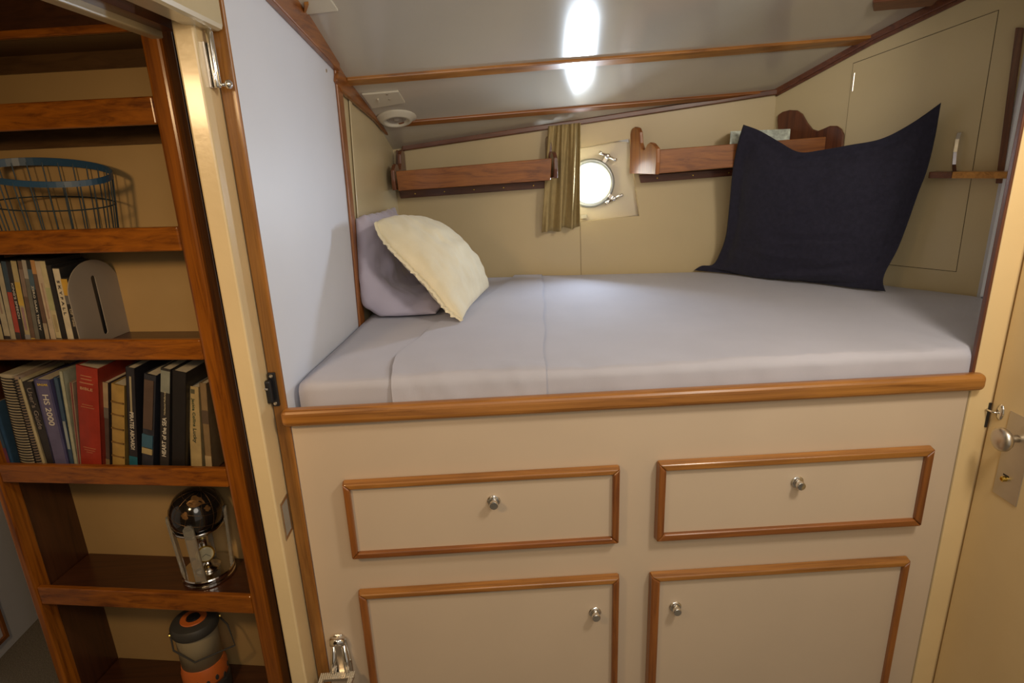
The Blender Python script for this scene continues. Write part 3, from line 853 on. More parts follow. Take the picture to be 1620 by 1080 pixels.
# ruffled seam along the near edge
bm = B(); e_ = resample(cLe, 90); rf = []
out_d = (A_+B_)/2-(C_+D_)/2; out_d.normalize()
for i, p in enumerate(e_):
    w1 = .006*noise.noise(V((i*.45, 1, 2))); w2 = .006*noise.noise(V((i*.6, 5, 2)))
    rf.append([bm.verts.new(in_room(p+cn*.004)), bm.verts.new(in_room(p+out_d*(.006+w2)+cn*(.010+w1))), bm.verts.new(in_room(p+out_d*(.010+w2)+cn*(-.002+w1*1.6)))])
for a, b in zip(rf, rf[1:]):
    for k in range(2): bm.faces.new((a[k], a[k+1], b[k+1], b[k]))
obj('seam_ruffle', bm, M['creamcloth'], cc, smooth=True)
# navy cushion in the far corner
nb0, nb1 = atZ((1097, 428), ZM+.010), atZ((1401, 462), ZM+.010)
nt0 = onB((1176, 197), .27); nt1 = onR((1489, 162), .10)
coons_pillow('navy_cushion', M['navy'],
    edge_px([(1097, 428), (1150, 440), (1230, 451), (1320, 459), (1375, 463), (1401, 462)], nb0, nb1),
    edge_px([(1401, 462), (1397, 446), (1402, 428), (1420, 394), (1437, 350), (1453, 305), (1467, 268), (1480, 215), (1489, 162)], nb1, nt1),
    edge_px([(1176, 197), (1200, 206), (1230, 223), (1264, 240), (1300, 237), (1345, 229), (1395, 219), (1442, 195), (1489, 162)], nt0, nt1),
    edge_px([(1097, 428), (1110, 420), (1128, 418), (1139, 400), (1150, 366), (1155, 312), (1160, 262), (1168, 224), (1176, 197)], nb0, nt0),
    .075, 'big navy blue flanged cushion standing in the far corner of the bunk', 'cushion', flange=.15, nz=.010, seed=9, sag=clampz, N=64, back=.5, wf=3, fold=((.9, -.55, -1, -.05, -.010, .05), (.2, .9, -.6, -.8, -.012, .08), (.6, -.2, -1, .1, -.008, .05), (-.9, -.3, 1, -.1, .008, .06)))

# ================================================================ WALL SHELVES, CURTAIN
DS = .20
def shelf_box(name, label, rail, cleat, brks):
    r = [onB(q, DS) for q in rail]
    root = empty(name, (onB(rail[0])+onB(rail[1]))/2-V((0, 0, .08)), label, 'wall shelf')
    bm = B(); prism(bm, r, -BWn*.016); obj('fiddle_rail', bm, TEAK[0], root, bevel=.003)
    zb_ = (r[2].z+r[3].z)/2+.012
    bm = B(); zz = V((0, 0, .014))
    p = [r[3]-BWn*.004, r[2]-BWn*.004, r[2]-BWn*(DS-.001), r[3]-BWn*(DS-.001)]
    prism(bm, p, zz); obj('shelf_board', bm, DARK[0], root)
    bm = B(); prism(bm, [onB(q, .001) for q in cleat], BWn*.02); cl_ = obj('cleat', bm, DARK[0], root, bevel=.003)
    n = 5
    for i in range(n):
        t = (i+.5)/n
        pt = onB(cleat[0], .021).lerp(onB(cleat[1], .021), t).lerp(onB(cleat[3], .021).lerp(onB(cleat[2], .021), t), .55)
        bm = B(); lathe(bm, [(.004, 0), (.003, .0015), (0, .002)], pt, BWn, 8)
        obj('screw', bm, M['brass'], cl_)
    for wq, fq, side in brks:
        # bracket: wall points wq and front points fq as (pixel, depth fraction)
        pts = [onB(q, DS*f+(.001 if f == 0 else 0)) for q, f in wq]
        # keep it a flat plate: project on the plane through the first, a middle and the last point
        c = sum(pts, V())/len(pts)
        hor = (pts[fq[1]]-pts[fq[0]]); hor.z = 0; hor.normalize()
        nn = hor.cross(V((0, 0, 1))).normalized()
        pts = [q-nn*((q-pts[fq[0]]).dot(nn)) for q in pts]
        bm = B(); prism(bm, pts, nn*.018*side); obj('end_bracket', bm, TEAK[2], root, bevel=.004, seg=3)
    return root
def smoothpoly(pts, it=2):
    for _ in range(it):
        out_ = []
        for i in range(len(pts)):
            (a, fa), (b, fb) = pts[i], pts[(i+1) % len(pts)]
            out_.append(((a[0]*.75+b[0]*.25, a[1]*.75+b[1]*.25), fa*.75+fb*.25))
            out_.append(((a[0]*.25+b[0]*.75, a[1]*.25+b[1]*.75), fa*.25+fb*.75))
        pts = out_
    return pts
# bracket built in its own plane: profile in (depth, height), foot at a wall point
def bracket(root, sx, z_low, z_rail, z_top, mat, depth, skew=0):
    """wooden end with a tall lobe at the wall, a notch and a short lobe at the front"""
    H = z_top-z_low; hr = z_rail-z_low
    prof = [(0, 0), (0, H*.55), (.0, H*.86), (.012, H*.97), (.035, H), (.058, H*.97), (.072, H*.88), (.080, hr+.035), (.095, hr+.008), (.115, hr+.004), (.135, hr+.028), (.155, hr+.036), (.175, hr+.030), (depth+.006, hr+.008), (depth+.008, hr*.5), (depth+.004, 0)]
    k = (depth+.008)/.208
    prof = [(d*k if d < depth else d, h) for d, h in prof]
    base = bwl(sx, z_low)
    pts = [base+BWn*(d+.001)+bw*(skew*d)+V((0, 0, h)) for d, h in prof]
    bm = B(); prism(bm, pts, bw*.018)
    return obj('end_bracket', bm, mat, root, bevel=.004, seg=3)
r1 = shelf_box('wall_shelf', 'long teak wall shelf left of the curtain, above the bed pillows', [(626, 271), (873, 250), (871, 285), (630, 302)], [(632, 301), (869, 285), (867, 297), (635, 313.5)], [])
r2 = shelf_box('wall_shelf', 'teak wall shelf right of the porthole, partly behind the navy cushion', [(1038, 237), (1336, 214), (1331, 250), (1038, 275)], [(1010, 277), (1300, 256), (1298, 267), (1013, 289)], [])
def brk(root, qtop, qlow_front, qfront_top, mat):
    """qtop: top of the wall lobe; qlow_front: lower front corner; qfront_top: top of the front lobe"""
    f = onB(qlow_front, DS); zl = f.z; ft = onB(qfront_top, DS).z
    wtop = onB(qtop, .02)
    s_w = bs(wtop); s_f = bs(f)
    sk = (s_f-s_w)/DS
    bracket(root, s_w, zl, ft-.036, wtop.z, mat, DS, sk)
brk(r1, (862, 216), (876, 282), (876, 239), DARK[2])
brk(r1, (633, 237), (621, 301), (618, 259), DARK[2])
brk(r2, (998, 201), (1036, 276), (1036, 224.5), TEAK[2])
bm = B(); prism(bm, [onR(q, .003) for q in [(1232, 190), (1233, 182), (1240, 177), (1251, 174), (1263, 174.5), (1271, 180), (1279, 194), (1287, 204), (1296, 207), (1306, 203), (1315, 199), (1326, 199), (1333, 204), (1337, 213), (1335.5, 232), (1332, 256), (1238, 262)]], RWn*.016)
obj('end_bracket', bm, DARK[2], r2, bevel=.004, seg=3)
# magazine lying on the right hand shelf
mg = empty('printed_box', onB((1200, 220), .1), 'glossy grey-green printed box on the right-hand shelf, showing above the navy cushion', 'box')
zs = onB((1200, 262), DS).z+.016
m0, m1 = onB((1152, 218), .13), onB((1249, 213), .13)
bm = B()
zq = onB((1200, 221), .14).z; zq0 = zs
def mag_quad(z, k=0): return [onB((1155, 218), .17-k)*1, onB((1249, 218), .17-k)*1, onB((1249, 218), .03+k)*1, onB((1155, 218), .03+k)*1]
qd = mag_quad(0)
for p in qd: p.z = zq0
mh = onB((1225, 206), .16).z-zq0
bm = B(); prism(bm, qd, V((0, 0, mh))); obj('body', bm, M['paper'], mg, bevel=.001)
up_ = [V((p.x, p.y, zq0+mh)) for p in qd]
bm = B(); prism(bm, up_, V((0, 0, .003))); obj('cover', bm, M['bluegloss'], mg)
bm = B(); prism(bm, [qd[0]+BWn*.0005, qd[1]+BWn*.0005, qd[1]+BWn*.0005+V((0, 0, mh)), qd[0]+BWn*.0005+V((0, 0, mh))], BWn*.002); obj('printed_front', bm, M['bluegloss'], mg)

# curtain and its track
tk = B(); prism(tk, [onB((829, 207), .012), onB((1092, 163.5), .012), onB((1092, 167), .012), onB((829, 211), .012)], -BWn*.010)
tr = obj('curtain_track', tk, M['plate'], None, bevel=.002); tag(tr, 'thin white curtain track under the ceiling trim over the porthole', 'curtain rail')
ct = B(); NU, NV = 72, 26; gv = []
tl, trr, br_, bl_ = onB((868, 199.5), .06), onB((918.5, 194), .06), onB((917.5, 358.5), .06), onB((857, 368), .06)
for i in range(NU+1):
    u = i/NU; row = []
    for j in range(NV+1):
        v = j/NV
        p = tl.lerp(trr, u).lerp(bl_.lerp(br_, u), v)
        amp = .013+.016*v
        w = math.sin((u**1.25)*2*PI*3.1+.8*math.sin(v*3+u*5)+1.3*v*math.sin(u*4))*amp + .007*math.sin(u*2*PI*7.3+2.5*v)*(1-v*.6) + .010*noise.noise(V((u*6, v*2.2, 3)))
        p = p+BWn*w+bw*(.010*math.sin((u**1.25)*2*PI*3.1+1.2)*v*math.sin(PI*u))
        if j == NV: p = p+V((0, 0, .006*math.sin(u*2*PI*2.1)))
        row.append(ct.verts.new(p))
    gv.append(row)
for a, b in zip(gv, gv[1:]):
    for j in range(NV): ct.faces.new((a[j], a[j+1], b[j+1], b[j]))
cto = obj('curtain', ct, M['curt'], None, smooth=True)
tag(cto, 'short tan curtain hanging in folds beside the bright porthole', 'curtain')
md = cto.modifiers.new('thick', 'SOLIDIFY'); md.thickness = .002

# ================================================================ BOOKCASE
bkc = empty('bookcase', bc(-.6, .13, 0), 'tall varnished wooden bookcase with fiddle rails seen through the doorway', 'bookcase')
UI, UO, LI, LO, DB = -.209, -.150, -1.005, -1.035, .24
def bbox(bm, u0, u1, d0, d1, z0, z1): return prism(bm, [bc(u0, d0, z0), bc(u1, d0, z0), bc(u1, d0, z1), bc(u0, d0, z1)], BV*(d1-d0))
bm = B(); bbox(bm, UI, UO, 0, .06, 0, 2.6); obj('right_stile', bm, SHW[2], bkc, bevel=.012, seg=3)
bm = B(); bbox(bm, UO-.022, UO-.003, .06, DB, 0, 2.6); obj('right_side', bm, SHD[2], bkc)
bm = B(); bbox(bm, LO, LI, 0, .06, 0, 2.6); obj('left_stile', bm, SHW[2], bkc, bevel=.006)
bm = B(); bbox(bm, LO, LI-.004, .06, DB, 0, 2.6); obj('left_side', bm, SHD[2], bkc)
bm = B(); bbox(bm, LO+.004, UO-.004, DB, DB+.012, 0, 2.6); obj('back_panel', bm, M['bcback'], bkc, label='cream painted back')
for ya, yb2 in ((62, 118), (209, 238)):
    za_, zb2 = onBC((110, ya-7), DB)[1], onBC((110, yb2-5), DB)[1]
    bm = B(); bbox(bm, LI+.001, UI+.035, DB-.010, DB-.0005, zb2, za_); obj('back_cleat', bm, CLEAT[0], bkc)
RT = [2.128, 1.790, 1.462, 1.036, .553]          # tops of the fiddle rails
RH = [.070, .068, .064, .066, .072]
LIPS = [.042, .042, .042, .042, .032]
SZ = [t-l for t, l in zip(RT, LIPS)]
for t, h, LIP in zip(RT, RH, LIPS):
    bm = B(); bbox(bm, LI, UI, .004, .024, t-h, t); obj('fiddle_rail', bm, SHW[0], bkc, bevel=.005, seg=3)
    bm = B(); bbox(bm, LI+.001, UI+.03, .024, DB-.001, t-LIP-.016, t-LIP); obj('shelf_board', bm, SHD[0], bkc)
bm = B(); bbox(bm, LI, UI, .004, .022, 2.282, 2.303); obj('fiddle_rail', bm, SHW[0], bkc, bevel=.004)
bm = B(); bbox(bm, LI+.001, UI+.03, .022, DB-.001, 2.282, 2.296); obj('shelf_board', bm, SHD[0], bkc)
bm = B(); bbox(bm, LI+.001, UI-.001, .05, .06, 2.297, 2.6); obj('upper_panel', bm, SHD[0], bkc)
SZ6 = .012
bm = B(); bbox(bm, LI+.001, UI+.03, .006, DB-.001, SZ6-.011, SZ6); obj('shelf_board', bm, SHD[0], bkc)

# ---- book making
def spine_frame(pt, pb, z0, d):
    """axis of a spine from a top and a bottom pixel on the plane at depth d; foot dropped to the shelf"""
    ut, zt_ = onBC(pt, d); ub, zb_ = onBC(pb, d)
    k = (ut-ub)/(zt_-zb_)
    u0 = ub+k*(z0-zb_)
    ang = math.atan(k)
    H = (zt_-z0)/math.cos(ang)
    return u0, ang, H
def px2m(w, pb, d):
    u0, _ = onBC((pb[0]-w/2, pb[1]), d); u1, _ = onBC((pb[0]+w/2, pb[1]), d); return u1-u0
def bk_pt(u0, ang, z0, a, d, h):
    """a across the spine, d depth, h along the spine"""
    return bc(u0+a*math.cos(ang)+h*math.sin(ang), d, z0+h*math.cos(ang)-a*math.sin(ang))
books = []
def book(name, pt, pb, w, z0, d, depth, cover, label, cat, group, bands=(), title=None, kind='book', spine_col=None):
    u0, ang, H = spine_frame(pt, pb, z0, d)
    T = px2m(w, pb, d)*.95
    z0 = z0+.0008+abs(math.sin(ang))*T/2
    P = lambda a, dd, h: bk_pt(u0, ang, z0, a, dd, h)
    root = empty(name, P(0, d+depth/2, 0), label, cat, group)
    def bx(bm, a0, a1, d0, d1, h0, h1, mi=0):
        prism(bm, [P(a0, d0, h0), P(a1, d0, h0), P(a1, d0, h1), P(a0, d0, h1)], BV*(d1-d0), mi)
    h = T/2
    if kind == 'dvd':
        bm = B(); bx(bm, -h, h, d, d+depth, 0, H); obj('case', bm, colmat((.03, .028, .027), .35), root, bevel=.0015)
        bm = B(); bx(bm, -h*.96, h*.96, d-.0008, d-.0001, .003, H-.003)
        lab = obj('paper_insert', bm, colmat(cover, .5), root)
    elif kind == 'spiral':
        bm = B(); bx(bm, -h, h, d+.004, d+depth, 0, H); obj('pages', bm, colmat(cover, .8), root)
        bm = B()
        n = 34
        for i in range(n):
            hh = H*(.03+.94*i/(n-1))
            pts = [P(h*1.04*math.cos(2*PI*k/12), d+.006-.010*max(-.3, math.sin(2*PI*k/12)), hh+.0006*k-.003) for k in range(12)]
            tube(bm, pts, .0021, 5, closed=True)
        obj('spiral_coil', bm, M['black'], root)
        lab = root
    else:
        cv_ = .0022 if T > .012 else .001
        bm = B()
        bx(bm, -h, -h+cv_, d, d+depth, 0, H); bx(bm, h-cv_, h, d, d+depth, 0, H)
        if kind == 'book':
            # rounded spine
            pts = [P(-h+T*i/8, d-.004*math.sin(PI*i/8), 0) for i in range(9)]
            pts += [P(h, d+.004, 0), P(-h, d+.004, 0)]
            prism(bm, pts, P(0, d, H)-P(0, d, 0))
        else: bx(bm, -h, h, d, d+.002, 0, H)
        lab = obj('cover', bm, colmat(cover, .45), root)
        bm = B(); bx(bm, -h+cv_+.0003, h-cv_-.0003, d+.0045, d+depth-.003, .003, H-.004); obj('pages', bm, M['paper'], root)
    off = d-.0009 if kind == 'dvd' else (d-.0006 if kind != 'book' else d-.0046)
    for f0, f1, c_, *rest in bands:
        ww = rest[0] if rest else .94
        bm = B(); bx(bm, -h*ww, h*ww, off-.0006, off-.0001 if kind != 'book' else d-.001, H*f0, H*f1)
        obj('spine_band', bm, colmat(c_, .5), lab if lab is not root else root)
    if title:
        for tt in (title if isinstance(title, list) else [title]):
            txt, f, size, c_, mode, *rest = tt      # mode 'd' reads down, 'u' reads up, 'h' across
            o = P(rest[1]*h if len(rest) > 1 else 0, off-.0012, H*f)
            up = (P(0, 0, 1)-P(0, 0, 0)).normalized(); ac = (P(1, 0, 0)-P(0, 0, 0)).normalized()
            fit = rest[0]*(H if mode != 'h' else T) if rest else None
            xd, yd = {'d': (-up, ac), 'u': (up, -ac), 'h': (ac, up)}[mode]
            text_mesh(txt, size, o, xd, yd, 'title', colmat(c_, .5, .03), lab, fit=fit)
    return root
G1 = 'film cases on the bookcase shelf'; G2 = 'books on the bookcase shelf'
zD, zK = SZ[2], SZ[3]
dD = .045
YB = 540
D_ = [
 # top px, bottom px, width, colour, label, bands, title
 ((-24, 416), (3, YB), 10, (.05, .03, .035), 'dark film case with a pale lower label, cut by the left edge of the photo', [(.05, .3, (.45, .38, .22))], None),
 ((-14, 416), (14, YB), 10, (.46, .40, .28), 'off-white film case with a black foot, second from the left edge', [(.0, .16, (.05, .04, .04)), (.42, .7, (.34, .24, .18), .25)], None),
 ((-3, 415), (23, YB), 8, (.44, .38, .26), 'plain beige film case between the off-white and the red ones', [(.0, .12, (.10, .09, .08))], None),
 ((6, 414), (31, YB), 8, (.42, .07, .05), 'film case with a red lower half and dark blue top', [(.66, 1, (.05, .08, .11)), (0, .2, (.06, .05, .05))], None),
 ((13, 414), (39, YB), 8, (.035, .03, .03), 'black film case with white title letters, right of the red one', [(.0, .05, (.5, .45, .4))], ("KING'S SPEECH", .56, .009, (.6, .55, .47), 'd', .40)),
 ((21, 412), (46, YB), 9, (.45, .37, .20), 'film case with a yellow patch above pink lettering', [(.50, .76, (.62, .42, .08)), (0, .17, (.30, .29, .30)), (.22, .48, (.36, .22, .24), .4)], None),
 ((31, 412), (54, YB), 7, (.16, .10, .07), 'dark brown film case with a yellow foot', [(0, .13, (.60, .42, .10)), (.6, .9, (.25, .18, .14))], None),
 ((38, 412), (61, YB), 7, (.17, .16, .13), 'grey-green film case with pale top', [(.8, 1, (.40, .36, .30)), (.0, .12, (.42, .30, .12))], None),
 ((45, 412), (68, YB), 8, (.03, .03, .03), 'black film case with a blue-grey top and white title down its spine', [(.68, .9, (.08, .13, .17))], ('ZERO DARK THIRTY', .47, .009, (.66, .60, .48), 'd', .50)),
 ((51.5, 412), (77, YB), 7, (.15, .09, .06), 'narrow brown film case with an orange tip', [(.85, 1, (.5, .26, .1)), (.12, .3, (.4, .32, .22))], None),
 ((58.5, 412), (86, YB), 9, (.55, .44, .31), 'cream film case with small pink title and dark foot', [(0, .08, (.10, .08, .07)), (.35, .75, (.42, .28, .20), .22)], None),
 ((66.5, 412), (95, YB), 9, (.56, .48, .28), 'wide pale yellow film case with a dark emblem at its foot', [(0, .13, (.05, .045, .04)), (.45, .7, (.42, .42, .22)), (.2, .4, (.42, .33, .18), .5)], None),
 ((76, 420), (104, YB), 8, (.025, .022, .022), 'plain black film case beside the white one', [(0, .1, (.25, .2, .15))], None),
 ((88, 424), (113.5, YB), 10.5, (.66, .58, .42), 'white film case with spaced black capital letters', [(0, .1, (.45, .3, .2))], ('S K Y F A L L', .64, .011, (.05, .04, .04), 'd', .42)),
 ((101, 440), (124, YB), 10.5, (.03, .026, .024), 'black film case with a yellow top band, last before the bookend', [(.76, .985, (.62, .36, .05)), (.64, .76, (.16, .15, .14))], ('OF TIME', .45, .009, (.55, .46, .32), 'd', .25)),
]
for pt, pb, w, col, label, bands, title in D_:
    book('film_case', pt, pb, w, zD, dD, .135, col, label, 'film case', G1, bands, title, 'dvd')
# bookend: arched plate across the end of the row with a slot
u0, zb_ = onBC((129, 540), dD); u1 = u0+.004
be = empty('bookend', bc(u0+.02, .13, zD), 'pale grey arched metal bookend with a long slot', 'bookend')
H_, W_ = onBC((157, 413), .12)[1]-zD, .212
prof = []
for i in range(25):
    a = PI*i/24; prof.append((W_/2-W_/2*math.cos(a), H_-W_/2*.9+W_/2*.9*math.sin(a)))
prof = [(0, 0)]+prof+[(W_, 0)]
slot = []
sc_, sl0, sl1, srr = W_*.5, .03, H_*.78, .009
for i in range(9): a = PI-PI*i/8; slot.append((sc_+srr*math.cos(a), sl1+srr*math.sin(a)))
for i in range(9): a = -PI*i/8; slot.append((sc_+srr*math.cos(a), sl0+srr*math.sin(a)))
bm = B()
def bep(d, z): return bc(u1+.001, dD-.012+d, zD+.0008+z)
o_v = [bm.verts.new(bep(*p)) for p in prof]; i_v = [bm.verts.new(bep(*p)) for p in slot]
ed = [bm.edges.new((o_v[i], o_v[(i+1) % len(o_v)])) for i in range(len(o_v))]+[bm.edges.new((i_v[i], i_v[(i+1) % len(i_v)])) for i in range(len(i_v))]
bmesh.ops.triangle_fill(bm, edges=ed, use_beauty=True)
geo = bmesh.ops.extrude_face_region(bm, geom=list(bm.faces))
bmesh.ops.translate(bm, verts=[v for v in geo['geom'] if isinstance(v, bmesh.types.BMVert)], vec=BU*.003)
obj('arched_plate', bm, M['bookend'], be)

Y5 = 736
dK = .04
BK = [
 ('ring_notebook', (-22, 640), (9, Y5), 20, .16, (.04, .09, .16), 'blue coil-bound manual at the left edge of the lower book row', 'notebook', [(.0, .35, (.16, .05, .09)), (.08, .38, (.55, .50, .44), .22)], None, 'flat'),
 ('spiral_notebook', (9, 594), (43, Y5), 22, .17, (.50, .43, .30), 'thick white notebook with black spiral coil', 'notebook', [], None, 'spiral'),
 ('spiral_notebook', (22, 596), (61, Y5), 9, .17, (.36, .27, .20), 'thin brownish spiral notebook beside the thick white one', 'notebook', [], None, 'spiral'),
 ('booklet', (31, 601), (70.5, Y5), 6, .17, (.52, .44, .26), 'thin cream booklet with a reddish edge, left of the black manual', 'booklet', [], None, 'flat'),
 ('manual', (43, 604), (83, Y5), 15, .18, (.035, .030, .028), 'black manual with grey title, between cream booklet and blue binder', 'book', [], ("User's Guide", .71, .022, (.24, .20, .17), 'd', .45), 'flat'),
 ('ring_binder', (66, 601), (98, Y5), 26, .20, (.085, .08, .19), 'blue-violet binder with large white letters and yellow top line', 'binder', [(.0, .99, (.135, .12, .22), .72)], [('HS 2000', .68, .028, (.72, .66, .56), 'd', .33), ('SAGAR', .945, .010, (.72, .5, .05), 'h', .62)], 'flat'),
 ('booklet', (88, 598), (115, Y5), 7, .18, (.05, .09, .15), 'blue booklet with a white wave picture, right of the binder', 'booklet', [(.25, .55, (.32, .36, .36), .6)], None, 'flat'),
 ('booklet', (96, 588), (121, Y5), 6, .18, (.42, .42, .30), 'tall pale green booklet behind the blue ones', 'booklet', [], None, 'flat'),
 ('booklet', (112.5, 606), (126.5, Y5), 6, .17, (.36, .25, .17), 'thin pinkish-white booklet with a dark red edge, left of the red hardback', 'booklet', [(0, 1, (.20, .04, .04), .3)], None, 'flat'),
 ('hardback_book', (138, 584), (145.5, Y5), 33, .19, (.34, .034, .016), 'thick red hardback with small gold lines on its spine', 'book', [(.915, .921, (.50, .22, .11), .5), (.885, .892, (.50, .22, .11), .5), (.848, .856, (.50, .22, .11), .62), (.645, .650, (.46, .17, .08), .5), (.622, .627, (.46, .17, .08), .62), (.228, .232, (.46, .17, .08), .6), (.205, .209, (.46, .17, .08), .5), (.185, .188, (.46, .17, .08), .3)], [('BIBLE', .80, .013, (.60, .32, .16), 'h', .58)], 'book'),
 ('paperback_book', (165, 606), (168.5, Y5), 13, .13, (.10, .07, .06), 'narrow dark paperback with a beige top, right of the red hardback', 'book', [(.72, 1, (.40, .30, .18)), (.60, .72, (.16, .14, .12)), (0, .12, (.25, .17, .08))], None, 'flat'),
 ('hardback_book', (187, 611), (188.5, Y5), 20, .15, (.42, .26, .07), 'tan leather-look hardback with raised spine bands', 'book', [(.18, .195, (.20, .11, .03)), (.34, .355, (.20, .11, .03)), (.50, .515, (.20, .11, .03)), (.66, .675, (.20, .11, .03)), (.80, .815, (.20, .11, .03))], None, 'book'),
 ('hardback_book', (206, 583), (212, Y5), 14, .19, (.030, .026, .030), 'black hardback with a teal foot and white title letters', 'book', [(0, .16, (.02, .13, .18)), (.58, .92, (.40, .33, .20), .22)], [('PIRATES ABOARD!', .41, .018, (.74, .68, .56), 'd', .36)], 'flat'),
 ('hardback_book', (238, 595), (234, Y5), 18, .17, (.035, .035, .045), 'dark hardback with a blue band and a pale moon near its foot', 'book', [(.26, .40, (.05, .13, .20)), (.46, .95, (.11, .07, .05), .8), (.20, .27, (.46, .36, .17), .9), (.0, .06, (.14, .17, .20), .9)], None, 'book'),
 ('hardback_book', (262.5, 585), (260.5, Y5), 15, .19, (.040, .034, .030), 'black hardback with a marbled pale top and white title reading upwards', 'book', [(.78, .98, (.26, .27, .22))], [('HEART of the SEA', .355, .019, (.76, .70, .58), 'u', .38), ('Nathaniel Philbrick', .68, .008, (.50, .43, .28), 'u', .22)], 'flat'),
 ('hardback_book', (284, 590), (283, Y5), 22, .19, (.018, .015, .014), 'wide plain black book between the marbled one and the tan paperback', 'book', [], None, 'flat'),
 ('paperback_book', (305, 613), (311, Y5-9), 19, .12, (.47, .35, .16), 'tan paperback with dark green spine lettering', 'book', [(.92, .97, (.12, .11, .06), .3)], [('Jackie Collins', .70, .012, (.07, .10, .05), 'd', .33), ('Lucky', .43, .015, (.07, .08, .05), 'd', .17)], 'flat'),
 ('paperback_book', (321, 607), (330, Y5-10), 11, .12, (.26, .17, .08), 'brown patterned paperback at the right end of the lower row', 'book', [(0, .18, (.46, .34, .18)), (.55, .7, (.12, .08, .05))], None, 'flat'),
]
for nm, pt, pb, w, dep, col, label, cat, bands, title, kind in BK:
    book(nm, pt, pb, w, zK, dK+(.02 if nm == 'paperback_book' else 0), dep, col, label, cat, G2, bands, title, kind)

# ---- wire basket
ub, zr_ = onBC((66, 262), .12)
bs_c = bc(ub, .122, SZ[1]+.001)
wbk = empty('wire_basket', bs_c, 'round wire basket with a flat teal rim, on the bookcase shelf', 'basket')
rr, hb = .118, onBC((60, 268), .12)[1]-SZ[1]
rt_ = .148
# rim a little oval so that it fits the shelf depth
rx, ry = px2m(200, (66, 265), .12)/2, .104
def el(ang, kx, ky, z): return bs_c + BU*(kx*math.cos(ang)) + BV*(ky*math.sin(ang)) + V((0, 0, z+(.26*ky*math.sin(ang)-.12*kx*math.cos(ang))*max(0, z)/hb))
bm = B(); n = 56
vs = []
for i in range(n):
    a = 2*PI*i/n
    vs.append([bm.verts.new(el(a, rx*k, ry*k, z)) for k, z in ((1, hb), (1.0, hb-.020), (.985, hb-.020), (.985, hb))])
for i in range(n):
    A, C = vs[i], vs[(i+1) % n]
    for k in range(4): bm.faces.new((A[k], A[(k+1) % 4], C[(k+1) % 4], C[k]))
obj('rim', bm, M['teal'], wbk, smooth=False, label='flat teal rim band')
for f in (.52, .02):
    bm = B(); k = .90+.10*f
    tube(bm, [el(2*PI*i/48, rx*k*.985, ry*k*.985, max(.0025, hb*f)) for i in range(48)], .0022, 6, closed=True); obj('hoop', bm, M['wire'], wbk)
for i in range(26):
    a = 2*PI*(i+.3)/26
    bm = B(); tube(bm, [el(a, rx*.99, ry*.99, hb-.012), el(a, rx*.945, ry*.945, hb*.5), el(a, rx*.89, ry*.89, .003)], .0019, 5); obj('wire', bm, M['wire'], wbk)
bm = B()
for i in range(9):
    t = -.8+1.6*i/8; w_ = math.sqrt(1-t*t)*.885
    tube(bm, [bs_c+BU*(rx*.885*t)+BV*(-ry*w_)+V((0, 0, .003)), bs_c+BU*(rx*.885*t)+BV*(ry*w_)+V((0, 0, .003))], .0018, 5)
obj('wire_base', bm, M['wire'], wbk)

# ---- globe clock ornament
gz = SZ[4]
ug, _ = onBC((318, 890), .115)
gc = bc(ug, .148, gz+.0008)
gl = empty('globe_ornament', gc, 'dark globe held by clear posts on a round chrome base with a small clock', 'ornament')
bm = B(); lathe(bm, [(.084, 0), (.089, .003), (.089, .011), (.086, .013), (.084, .014), (.084, .016), (.088, .018), (.088, .027), (.085, .031), (0, .0315)], gc, n=48)
obj('base', bm, M['chrome'], gl, bevel=.0005, label='stepped round chrome base')
gr_ = .089
gs = gc+V((0, 0, .262))+BV*.0
bm = B(); sphere(bm, gs, gr_, 18, ax=V((.35, 0, 1)))
gb = obj('globe', bm, M['globe'], gl, smooth=True, label='glossy black globe')
bm = B()
axg = V((.35, 0, 1)).normalized(); a1, a2, _ = frame_axes(axg)
for k in range(6):
    an = PI*k/6; e = a1*math.cos(an)+a2*math.sin(an)
    tube(bm, [gs+(axg*math.cos(2*PI*i/40)+e*math.sin(2*PI*i/40))*(gr_+.0003) for i in range(40)], .00035, 4, closed=True)
for la in (-.9, -.45, 0, .45, .9):
    tube(bm, [gs+axg*((gr_+.0003)*math.sin(la))+(a1*math.cos(2*PI*i/40)+a2*math.sin(2*PI*i/40))*((gr_+.0003)*math.cos(la)) for i in range(40)], .00035, 4, closed=True)
obj('meridian_lines', bm, M['land'], gb)
# land patches: small raised scales of the sphere
bm = B()
tc_ = (CAM-gs).normalized(); s1 = tc_.cross(V((0, 0, 1))).normalized(); s2 = s1.cross(tc_)
def patch(cx_, cy_, r_, sd_):
    pts = []
    for i in range(18):
        a = 2*PI*i/18; rr_ = r_*(.75+.5*noise.noise(V((math.cos(a)*1.5+sd_, math.sin(a)*1.5, sd_))))
        d = (tc_+s1*(-(cx_+rr_*1.2*math.cos(a)))+s2*(cy_+rr_*math.sin(a))).normalized()
        pts.append(bm.verts.new(gs+d*(gr_+.0008)))
    c = bm.verts.new(gs+(tc_-s1*cx_+s2*cy_).normalized()*(gr_+.0010))
    for i in range(18): bm.faces.new((c, pts[i], pts[(i+1) % 18]))
patch(.05, .45, .34, 1.3); patch(-.45, -.05, .18, 4.1); patch(.42, .0, .16, 2.2)
obj('land_patches', bm, M['land'], gb, label='copper coloured land')
bm = B(); lathe(bm, [(.080, .204), (.085, .209), (.085, .216), (.078, .216), (.068, .194), (.036, .176), (.020, .166), (.017, .128), (.023, .122), (.023, .116), (.011, .110), (.012, .060), (.026, .046), (.042, .040), (.044, .032), (0, .032)], gc, n=36)
obj('globe_cup', bm, M['chrome'], gl, smooth=True, label='chrome cup and stem')
tocam = (CAM-gc); tocam.z = 0; tocam.normalize()
